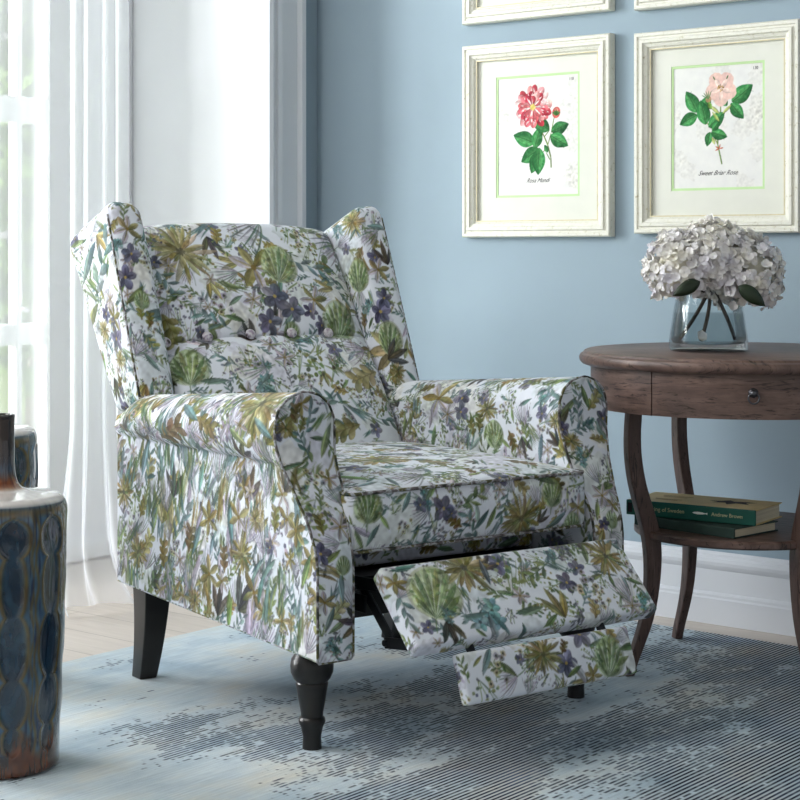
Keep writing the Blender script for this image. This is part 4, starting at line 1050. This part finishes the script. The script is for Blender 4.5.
def hydrangea(label, c, r, base, seed, n, leaf=None):
    """c: centre of the bloom (right, away, up) from the vase's middle; base: stem's foot"""
    rn = np.random.default_rng(seed)
    W = lambda p: right*p[0]+away*p[1]+Vector((0, 0, p[2]))
    t = thing('hydrangea', label, 'flower', (VX, VY, .684+.016), group='hydrangeas in the vase')
    V = []; F = []
    # spread florets over the head by rejection so they do not clump
    D = []
    k = 0
    while len(D) < n and k < 30000:
        k += 1; d = rn.normal(size=3); d /= np.linalg.norm(d)
        if d[2] < -.72: continue
        if all(np.dot(d, e) < math.cos(1.45/math.sqrt(n)) for e in D): D.append(d)
    for d in D:
        d = Vector(d); ctr = W(c)+(right*d.x*r[0]+away*d.y*r[1]+Vector((0, 0, d.z*r[2])))*float(rn.uniform(.90, 1.08))
        nrm = (right*d.x+away*d.y+Vector((0, 0, d.z))).normalized()
        nrm = (nrm+Vector(rn.normal(size=3)*.36)).normalized()
        a = nrm.orthogonal().normalized(); b = nrm.cross(a); ph = rn.uniform(0, 6.28); s = float(rn.uniform(.0094, .0126))
        for q in range(4):
            an = ph+q*PI/2+float(rn.uniform(-.12, .12)); ra = a*math.cos(an)+b*math.sin(an); sd = nrm.cross(ra)
            cup = float(rn.uniform(-.35, .8)); bi = len(V); tw = float(rn.uniform(-.25, .25))
            for i, (tt, hw) in enumerate(((.06, .12), (.35, .50), (.68, .62), (.92, .42), (1.03, .12))):
                for j in (-1, 0, 1):
                    h = cup*tt*tt*.8+.10*j*j*(1 if cup > .1 else -1)+tw*j*tt*.5
                    V.append(ctr+(ra*tt+sd*hw*j+nrm*h)*s)
            for i in range(4):
                for j in range(2): F.append((bi+i*3+j, bi+i*3+j+1, bi+i*3+3+j+1, bi+i*3+3+j))
    mesh_obj('bloom', np.array([tuple(v) for v in V]), np.array(F), M_PETAL, t)
    MB().ball(tuple(W(c)), tuple(x*.66 for x in r), 24, 14).build('core', M_CORE, t, smooth=True)
    p0 = W(base); p1 = W((.006+base[0]*.08, base[1]*.10, .112)); p2 = W((c[0]*.9, c[1]*.9, c[2]-r[2]*.5))
    pts = []
    for i in range(8): u = i/8; pts.append(p0*(1-u)+p1*u+right*(.004*math.sin(PI*u)))
    for i in range(6): u = i/5; pts.append(p1*(1-u)+p2*u)
    for _ in range(2): pts = [pts[0]]+[(a+b*2+c_)/4 for a, b, c_ in zip(pts[:-2], pts[1:-1], pts[2:])]+[pts[-1]]
    MB().tube(pts, [.0042]*14, 8).build('stem', M_STEM, t, smooth=True)
    if leaf:
        (lx, ly, lz), (tx, ty, tz), wd = leaf
        A = W((lx, ly, lz)); B = W((tx, ty, tz)); ax = B-A; sd = ax.cross(away).normalized(); V = []; m = 12
        for i in range(m+1):
            u = i/m; h = wd*math.sin(PI*u**.8)**.8 if 0 < u < 1 else 0
            for j in (-1, -.5, 0, .5, 1): V.append(A+ax*u+sd*(h*j)+away*(-.006*math.sin(PI*u)+abs(j)*.005)+Vector((0, 0, -.006*u*u)))
        F = [(i*5+j, i*5+j+1, i*5+5+j+1, i*5+5+j) for i in range(m) for j in range(4)]
        o = mesh_obj('leaf', np.array([tuple(v) for v in V]), np.array(F), M_LEAFD, t)
        sm = o.modifiers.new('S', 'SOLIDIFY'); sm.thickness = .0006
H0 = -.016
hydrangea('left white hydrangea head, brightly lit, above a dark leaf', (-.060, -.01, .176+H0), (.074, .080, .080), (-.060, .02, .006), 3, 330, ((-.034, -.095, .150+H0), (-.092, -.100, .126+H0), .015))
hydrangea('right white hydrangea head, shaded side, drooping over a dark leaf', (.076, -.005, .163+H0), (.080, .082, .088), (.060, .015, .006), 5, 350, ((.046, -.098, .140+H0), (.102, -.100, .104+H0), .016))
hydrangea('middle white hydrangea head rising between the two others', (.006, -.005, .198+H0), (.078, .085, .080), (-.022, -.035, .006), 8, 330)
# a fallen petal lying in the water
mb = MB(); mb.add([(x, y, z) for x, y, z in ((-.010, 0, .010), (0, .003, .014), (.010, 0, .006), (.009, 0, -.006), (.001, .002, -.010), (-.009, 0, -.004))], [(0, 1, 2, 3, 4, 5)])
fp = mb.build('fallen_petal', M_PETAL, None); fp.location = Vector((VX, VY, .684+.032))-right*.012-camv*-.062; fp.rotation_euler = (0, 0, math.atan2(right.y, right.x))
fp.modifiers.new('S', 'SOLIDIFY').thickness = .001
tag(fp, 'single white petal sunk in the water of the glass vase', 'petal')

# ------------------------------------------------------------------ framed prints
def frame_mat():
    m, nt, b, _ = newmat('cream_distressed_frame'); f = noise(nt, coords(nt, scale=(1, 1, 1)), 90., 4., .7)
    nt.links.new(ramp(nt, f, [(.28, lin((180, 172, 146))), (.40, lin((218, 217, 204))), (.7, lin((226, 225, 216)))]), b.inputs['Base Color'])
    b.inputs['Roughness'].default_value = .5; bump(nt, b, f, .1, .001); return m
M_FRAME = frame_mat(); M_GILT = plain('worn_gilt_line', (206, 196, 160), .5, .12, 60, 0)
M_MAT = plain('ivory_mount_board', (220, 221, 211), .85, .02, 20, .02)
M_LIME = plain('pale_green_inner_mount', (190, 220, 164), .8, .04, 20, 0)
M_PAPER = attr_mat('botanical_print_paper', .85, 500., .03, .15)
def paper_canvas(w, h): 
    c = Canvas(w, h, 1400, (228, 228, 225))
    for k in range(16):
        e = rng.random() < .75
        x = U(0, w) if not e else (U(0, .2)*w if rng.random() < .5 else w-U(0, .2)*w); c.dot(x, U(0, h), U(.006, .03), (216, 213, 204), .22, U(1, 2), U(0, 3), .6, .2)
    return c
def rleaf(c, x, y, L, ang, dark=0):
    g = [(44, 110, 62), (62, 134, 76), (84, 152, 90)] if not dark else [(34, 84, 50), (50, 108, 62), (66, 126, 74)]
    c.petal(x, y, ang, L, L*.30, g[1], 1., .85, .85, .05, g[0])
    c.petal(x, y, ang+.12, L*.94, L*.14, g[2], .8, .85, .9)
    c.line(x, y, ang, L*.95, .0006, (30, 74, 44), .9, .05)
    for q in range(4):
        f = .18+.18*q
        for sg in (-1, 1): c.line(x+L*f*math.cos(ang), y+L*f*math.sin(ang), ang+sg*.75, L*.24, .00035, (36, 92, 50), .7)
def print_double(c, w, h):
    S = lambda u, v: (u*w, v*h)                     # u right, v up, 0..1 on the paper
    st = [(.66, .235), (.655, .32), (.62, .42), (.57, .50), (.50, .585)]
    for (a, b), (d, e) in zip(st[:-1], st[1:]):
        x, y = S(a, b); x2, y2 = S(d, e); c.line(x, y, math.atan2(y2-y, x2-x), math.hypot(x2-x, y2-y)*1.12, .0021, (106, 128, 66), 1.)
    for (a, b, d, e) in ((.62, .42, .66, .52), (.66, .52, .70, .66), (.62, .41, .56, .36), (.645, .30, .60, .36), (.58, .49, .64, .54)):
        x, y = S(a, b); x2, y2 = S(d, e); c.line(x, y, math.atan2(y2-y, x2-x), math.hypot(x2-x, y2-y), .0014, (122, 146, 84), 1.)
    for a, b, L, an in ((.46, .44, .062, 2.75), (.52, .39, .058, 3.6), (.46, .40, .05, 1.2), (.50, .36, .05, 4.3), (.52, .40, .062, 4.6), (.64, .54, .055, 2.6), (.66, .53, .05, .25), (.65, .50, .055, -.55), (.62, .36, .02, 2.)):
        rleaf(c, *S(a, b), L*1.15, an, b > .5)
    x, y = S(.72, .68); c.dot(x, y, .0125, (206, 96, 92), 1., 1.2, 1.3); c.dot(x, y+.006, .006, (226, 140, 128), .9)
    for q in range(5): c.petal(x, y-.008, 1.57+(q-2)*.45, .016, .0028, (70, 116, 62), 1.)
    x, y = S(.44, .735)
    reds = [(196, 70, 84), (214, 104, 112), (226, 150, 152), (178, 52, 68), (236, 190, 188)]
    for r, n, L in ((.048, 17, .034), (.031, 15, .031), (.012, 11, .029)):
        for q in range(n):
            a = 2*PI*q/n+U(-.15, .15); px, py = x+r*.55*math.cos(a), y+r*.5*math.sin(a)
            low = math.sin(a) < -.1
            col = pick(reds[:4] if (low and r > .01) else reds[1:])
            c.petal(px, py, a, L*U(.8, 1.1), .0105, jit(col, 8), .95, 1.3, .55, U(-.1, .1))
            for z in range(2): c.petal(px, py, a+U(-.2, .2), L*U(.6, .9), .0019, (250, 232, 230), .9, 1., .7)
    c.dot(x, y, .008, (222, 200, 96), .9, ragged=.3)
def print_single(c, w, h):
    S = lambda u, v: (u*w, v*h)
    st = [(.545, .20), (.50, .36), (.50, .48), (.53, .58), (.53, .66)]
    for (a, b), (d, e) in zip(st[:-1], st[1:]):
        x, y = S(a, b); x2, y2 = S(d, e); c.line(x, y, math.atan2(y2-y, x2-x), math.hypot(x2-x, y2-y)*1.12, .0019, (122, 150, 84), 1.)
    for (a, b, d, e) in ((.50, .44, .42, .50), (.42, .50, .31, .60), (.53, .58, .66, .68), (.53, .58, .44, .64), (.44, .64, .38, .72), (.50, .36, .46, .42)):
        x, y = S(a, b); x2, y2 = S(d, e); c.line(x, y, math.atan2(y2-y, x2-x), math.hypot(x2-x, y2-y), .0014, (150, 166, 90), 1.)
    for a, b, L, an in ((.28, .62, .062, 2.05), (.28, .60, .054, 3.5), (.31, .61, .052, .95), (.37, .52, .062, 1.75), (.40, .50, .056, .6), (.65, .69, .068, .55), (.64, .68, .052, -.9), (.60, .66, .034, 2.2), (.42, .46, .036, 4.4), (.43, .46, .046, -.35), (.44, .47, .03, .8)):
        rleaf(c, *S(a, b), L, an, 0)
    for a, b, L, an in ((.44, .62, .032, -.9), (.52, .60, .03, 2.4), (.55, .60, .032, .7), (.47, .36, .02, 2.)):
        c.petal(*S(a, b), an, L, .004, (176, 186, 108), .9)
    for an in (.2, 1.3, 2.6, 3.5): c.petal(*S(.515, .325), an, .012, .0016, (206, 104, 74), 1.)
    x, y = S(.535, .80)
    for q in range(5):
        a = 1.57+2*PI*q/5+.6; c.dot(x+.021*math.cos(a), y+.021*math.sin(a), .0205, jit((232, 196, 184), 5), .97, 1.1, a, .14, .04)
    for q in range(5):
        a = 1.57+2*PI*q/5+.6; c.petal(x, y, a, .03, .006, (240, 216, 206), .6)
    for q in range(26):
        a = U(0, 6.28); r = U(.003, .0095); c.dot(x+r*math.cos(a), y+r*math.sin(a), .0014, pick([(164, 120, 52), (190, 150, 80), (120, 96, 48)]), .95)
    for a in (1.1, 2.1): c.petal(x+.032*math.cos(a), y+.024*math.sin(a), a, .012, .0016, (70, 120, 66), 1.)
    x, y = S(.40, .72); c.dot(x, y, .008, (170, 132, 100), .9)
    for q in range(5): c.petal(x, y, 1.2+q*.35, .022, .0014, (110, 146, 96), .95)
    c.petal(*S(.40, .70), -1.2, .02, .006, (110, 150, 70), 1.)
MH = .008
M_GREYINK = plain('faded_black_ink', (40, 40, 44), .7, .05, 20, 0)
def picture(label, x0, x1, z0, z1, art=None, caption=None, num=None):
    w, h = x1-x0, z1-z0; D = .030
    t = thing('framed_print', label, 'picture', ((x0+x1)/2, YW-.0005, z0), group='framed botanical prints on the blue wall')
    # moulding: profile swept round the rectangle, from the outer edge inwards (inset, projection)
    pr = [(0, 0), (0, .022), (.003, .026), (.010, .026), (.012, .0225), (.016, .0225), (.019, .0275), (.026, .0275), (.029, .023), (.036, .020), (.040, .015), (.043, .015), (.044, .006), (.044, .0)]
    mb = MB(); V = []
    for cx, cz in ((-1, -1), (1, -1), (1, 1), (-1, 1)):
        for i, d in pr: V.append((cx*(w/2-i), -d, h/2+cz*(h/2-i)))
    n = len(pr)
    mb.add(V, [(k*n+i, k*n+i+1, ((k+1) % 4)*n+i+1, ((k+1) % 4)*n+i) for k in range(4) for i in range(n-1)])
    mb.build('frame', M_FRAME, t)
    def rect(name, i0, i1, d, mat, th=.002):  # flat ring between two insets (dx,dz)
        mb = MB(); V = []
        for (ix, iz) in (i0, i1):
            for cx, cz in ((-1, -1), (1, -1), (1, 1), (-1, 1)): V.append((cx*(w/2-ix), -d, h/2+cz*(h/2-iz)+(MH if iz > .07 else 0)))
        mb.add(V, [(k, (k+1) % 4, 4+(k+1) % 4, 4+k) for k in range(4)])
        o = mb.build(name, mat, t); o.modifiers.new('S', 'SOLIDIFY').thickness = th; return o
    rect('gilt_line', (.0415, .0415), (.0445, .0445), .0155, M_GILT, .001)
    mx, mz = .112*w/.478, .082
    px, pz = .104*w/.478, .097
    rect('mount', (.043, .043), (px, pz), .0075, M_MAT)
    rect('inner_mount', (px-.001, pz-.001), (px+.006, pz+.006), .0062, M_LIME, .001)
    if not art: 
        MB().span((-w/2+px, -.0045, pz+MH), (w/2-px, -.003, h-pz+MH)).build('print', plain('plain_print_paper', (234, 234, 230), .85, .02, 10, 0), t); return t
    pw, ph = w-2*px, h-2*pz; c = paper_canvas(pw, ph); art(c, pw, ph)
    us = np.linspace(0, pw, 215); vs = np.linspace(0, ph, 255); Uu, Vv = np.meshgrid(us, vs, indexing='ij')
    P = np.stack([Uu-pw/2, np.full_like(Uu, -.0048), Vv+pz+MH], -1); V, F, T = weld([(P, np.stack([Uu, Vv], -1))])
    pp = mesh_obj('print', V, F, M_PAPER, t, col=c.sample(T[:, 0], T[:, 1]))
    at = lambda u, v: Matrix.Translation((u*pw-pw/2, -.0051, pz+MH+v*ph)) @ RX
    text_mesh(caption[0], caption[1], M_GREYINK, 'caption', pp, at(.5, .135), .62, .92, .0001, 0.)
    text_mesh(num, .0105, M_BLACKINK, 'plate_number', pp, at(.90, .945), 0, .9, .0001)
    return t
picture('cream framed print of a double red and white striped rose', -2.856, -2.386, .934, 1.450, print_double, ('Rosa Mundi', .0165), '118')
picture('cream framed print of a single pale pink briar rose, behind the hydrangeas', -2.316, -1.864, .941, 1.443, print_single, ('Sweet Briar Rose', .0165), '130')
picture('upper cream picture frame above the red rose print, mostly out of view', -2.856, -2.386, 1.508, 2.024)
picture('upper cream picture frame above the pink rose print, just its bottom edge in view', -2.316, -1.864, 1.501, 2.003)

# ------------------------------------------------------------------ glazed ceramic floor vases
def vase(name, label, x, y, z, H, R, neck, seed, rot=0., top=None, tones=None):
    """body with pressed chains of pools, drip glaze; painted by angle and height"""
    t = thing(name, label, 'vase', (x, y, z), rot)
    n, m = 300, 330
    prof = np.array([(0, 0), (.80, 0), (.86, .006), (.885, .02), (.875, .06), (.89, .16), (.92, .30), (.955, .5), (.985, .72), (1.0, .85), (1.0, .93), (.985, .965), (.945, .985), (.86, .997), (.6, 1.006), (.40, 1.012), (.30, 1.022), (.245, 1.04), (.215, 1.065), (.20, 1.10), (.195, 1.20), (.20, neck-.01), (.215, neck), (.20, neck+.004), (.165, neck), (.15, neck-.03), (.15, 1.06), (0, 1.05)])
    prof[:, 0] *= R; prof[:, 1] *= H
    d = np.r_[0, np.cumsum(np.hypot(*np.diff(prof, axis=0).T))]; s = np.linspace(0, d[-1], m)
    rr = np.interp(s, d, prof[:, 0]); zz = np.interp(s, d, prof[:, 1])
    for _ in range(2): rr[1:-1] = rr[1:-1]*.5+(rr[2:]+rr[:-2])*.25; zz[1:-1] = zz[1:-1]*.5+(zz[2:]+zz[:-2])*.25
    th = np.linspace(0, 2*PI, n+1)
    Th, Rr = np.meshgrid(th, rr, indexing='ij'); _, Z = np.meshgrid(th, zz, indexing='ij'); _, Sx = np.meshgrid(th, s, indexing='ij')
    h = Z/H
    K = 9; ph = Th*K/(2*PI); cell = np.floor(ph); fx = (ph-cell)-.5
    body = sstep(h, .05, .09)*(1-sstep(h, .945, .965))*(np.abs(Sx) < d[13])
    alt = (cell % 2 == 1)
    def chain(beads, neckw):
        w = np.zeros_like(h)
        for c0, hw, wd in beads: w = np.maximum(w, wd*np.clip(1-np.abs((h-c0)/hw)**2.4, 0, 1)**.6)
        return np.maximum(w, neckw*sstep(h, .08, .14)*(1-sstep(h, .90, .93)))
    wv = np.where(alt, chain(((.80, .13, .36), (.55, .13, .30), (.34, .10, .31), (.18, .07, .24)), .10), chain(((.86, .075, .37), (.69, .13, .28), (.47, .13, .35), (.27, .095, .36), (.135, .055, .24)), .10))
    wav = .05*np.sin(h*34+seed)*np.where(fx > 0, 1, -1)*np.where(alt, 1, -1)
    eb = .5-np.abs(fx)-np.abs(.045+wav)             # wavy seam between two chains
    e = (np.abs(fx)-wv)                             # <0 inside a pool
    ins = sstep(-e, -.02, .12)*body
    Rr = Rr*(1-.035*ins+.010*(1-ins)*body)
    Rr = Rr*(1+.008*np.sin(h*24+Th*2)*body)
    P = np.stack([Rr*np.cos(Th), Rr*np.sin(Th), Z], -1)
    nz = np.random.default_rng(seed).random((64, 64))
    def tile(a, b): 
        a = a % 64; b = b % 64; i = a.astype(int); j = b.astype(int); fa = a-i; fb = b-j
        return (nz[i, j]*(1-fa)+nz[(i+1) % 64, j]*fa)*(1-fb)+(nz[i, (j+1) % 64]*(1-fa)+nz[(i+1) % 64, (j+1) % 64]*fa)*fb
    n1 = tile(Th*9, h*20)*.6+tile(Th*20+5, h*46)*.4; n2 = tile(Th*50, h*16)
    C = lambda r, g, b: np.array([r, g, b], float)/255
    mixa = lambda a, b, k: a*(1-k[..., None])+b*k[..., None]
    base = mixa(C(36, 64, 92), C(80, 114, 134), n1)                               # running blue between pools
    base = mixa(base, C(22, 36, 70), sstep(n2, .5, .8))
    pool = mixa(C(8, 22, 40), C(24, 62, 84), n1)
    pool = np.where(alt[..., None], mixa(C(46, 84, 116), C(112, 144, 162), n1), pool)
    col = mixa(base, pool, sstep(-e, -.01, .03)*body)
    ring = np.maximum(np.exp(-((e-.012)/.055)**2), .9*np.exp(-((eb)/.042)**2))*body
    col = mixa(col, mixa(C(74, 56, 22), C(112, 92, 42), n1), np.clip(ring*.95, 0, 1))
    rust = mixa(C(70, 32, 12), C(128, 66, 22), n1)
    col = mixa(col, mixa(rust, C(40, 26, 20), sstep(n2, .5, .75)), (1-sstep(h+.10*(n1-.5)+.03*np.sin(Th*9), .07, .17)))
    col = mixa(col, mixa(C(110, 84, 44), C(64, 60, 44), n2), np.exp(-((h-.955)/.016)**2)*.9)
    past = Sx > d[13]
    sh = C(214, 208, 204)[None, None]*np.ones_like(col)*(.92+.08*n1[..., None])
    shoulder = ((Sx > d[11]*.5+d[12]*.5) & (Sx < d[17]))
    col = np.where(shoulder[..., None], mixa(col, sh, sstep(h, .962, .985)), col)
    nk = Sx >= d[15]
    g = sstep(Sx, d[15], d[17]); col = mixa(col, rust*1.15, g*(1-sstep(Sx, d[17], d[19])))
    k = sstep(Sx, d[17], d[20]); col = mixa(col, mixa(C(34, 24, 24), C(76, 34, 18), n1*(1-sstep(h, 1.08, 1.2))), k)
    lc = np.where(col <= .04045, col/12.92, ((col+.055)/1.055)**2.4)
    Vv, F, T = weld([(P, np.stack([Th, Sx], -1))])
    # look the colours up again after welding
    key = {}
    flat = P.reshape(-1, 3); kk = np.round(flat*20000).astype(np.int64)
    _, idx = np.unique(kk, axis=0, return_index=True)
    mesh_obj('glazed_body', Vv, F, M_GLAZE, t, col=np.clip(lc.reshape(-1, 3)[idx], 0, 1))
    return t
M_GLAZE = attr_mat('drip_glaze', .10, 60., .02, .5, coat=.9, coat_rough=.03)
va = cam_point(1.5, 3.06)
vase('ceramic_bottle_vase', 'large blue and brown glazed bottle vase with slim neck on the rug', va.x, va.y, 0, .475, .1135, 1.29, 3, rot=R_(-50+42))
vb = cam_point(-18., 3.62)
vase('ceramic_bottle_vase', 'second glazed vase with white shoulder, partly hidden behind the bottle vase', vb.x, vb.y, 0, .535, .113, 1.25, 6, rot=R_(20))
# ------------------------------------------------------------------ light
w = bpy.data.worlds.new('sky'); SC.world = w; w.use_nodes = True
nt = w.node_tree; bg = nt.nodes['Background']
sk = nt.nodes.new('ShaderNodeTexSky'); sk.sky_type = 'HOSEK_WILKIE'; sk.turbidity = 6.; sk.ground_albedo = .6; sk.sun_direction = (-.6, -.45, .66)
mx = nt.nodes.new('ShaderNodeMix'); mx.data_type = 'RGBA'; mx.inputs[0].default_value = .12
mx.inputs[6].default_value = (.97, .99, 1.01, 1); nt.links.new(sk.outputs[0], mx.inputs[7]); nt.links.new(mx.outputs[2], bg.inputs[0])
bg.inputs[1].default_value = .55
sl = bpy.data.lights.new('sun', 'SUN'); sl.energy = 2.6; sl.angle = R_(3); sl.color = (1., .97, .92)
so = bpy.data.objects.new('sun', sl); COL.objects.link(so); so.rotation_euler = Vector((.05, .72, -.70)).to_track_quat('-Z', 'Y').to_euler()
def area(name, loc, target, size, power, col=(1, 1, 1), sy=None):
    l = bpy.data.lights.new(name, 'AREA'); l.energy = power; l.color = col; l.size = size
    if sy: l.shape = 'RECTANGLE'; l.size_y = sy
    o = bpy.data.objects.new(name, l); COL.objects.link(o); o.location = loc
    o.rotation_euler = (Vector(target)-Vector(loc)).to_track_quat('-Z', 'Y').to_euler(); return o
area('daylight_at_bay', (-6.3, .5, 1.9), (-3.2, 3.2, 1.1), 3.0, 640, (.96, .98, 1.), 2.8)
area('added_key_light', (-2.95, .5, 2.35), (-1.9, 3.4, .8), 1.0, 31, (1., .985, .96), 1.2)  # added soft key lamp inside the room, upper left; no window stands there
v = SC.view_settings; v.view_transform = 'Standard'; v.look = 'None'; v.exposure = .16; v.gamma = 1.; v.use_curve_mapping = False
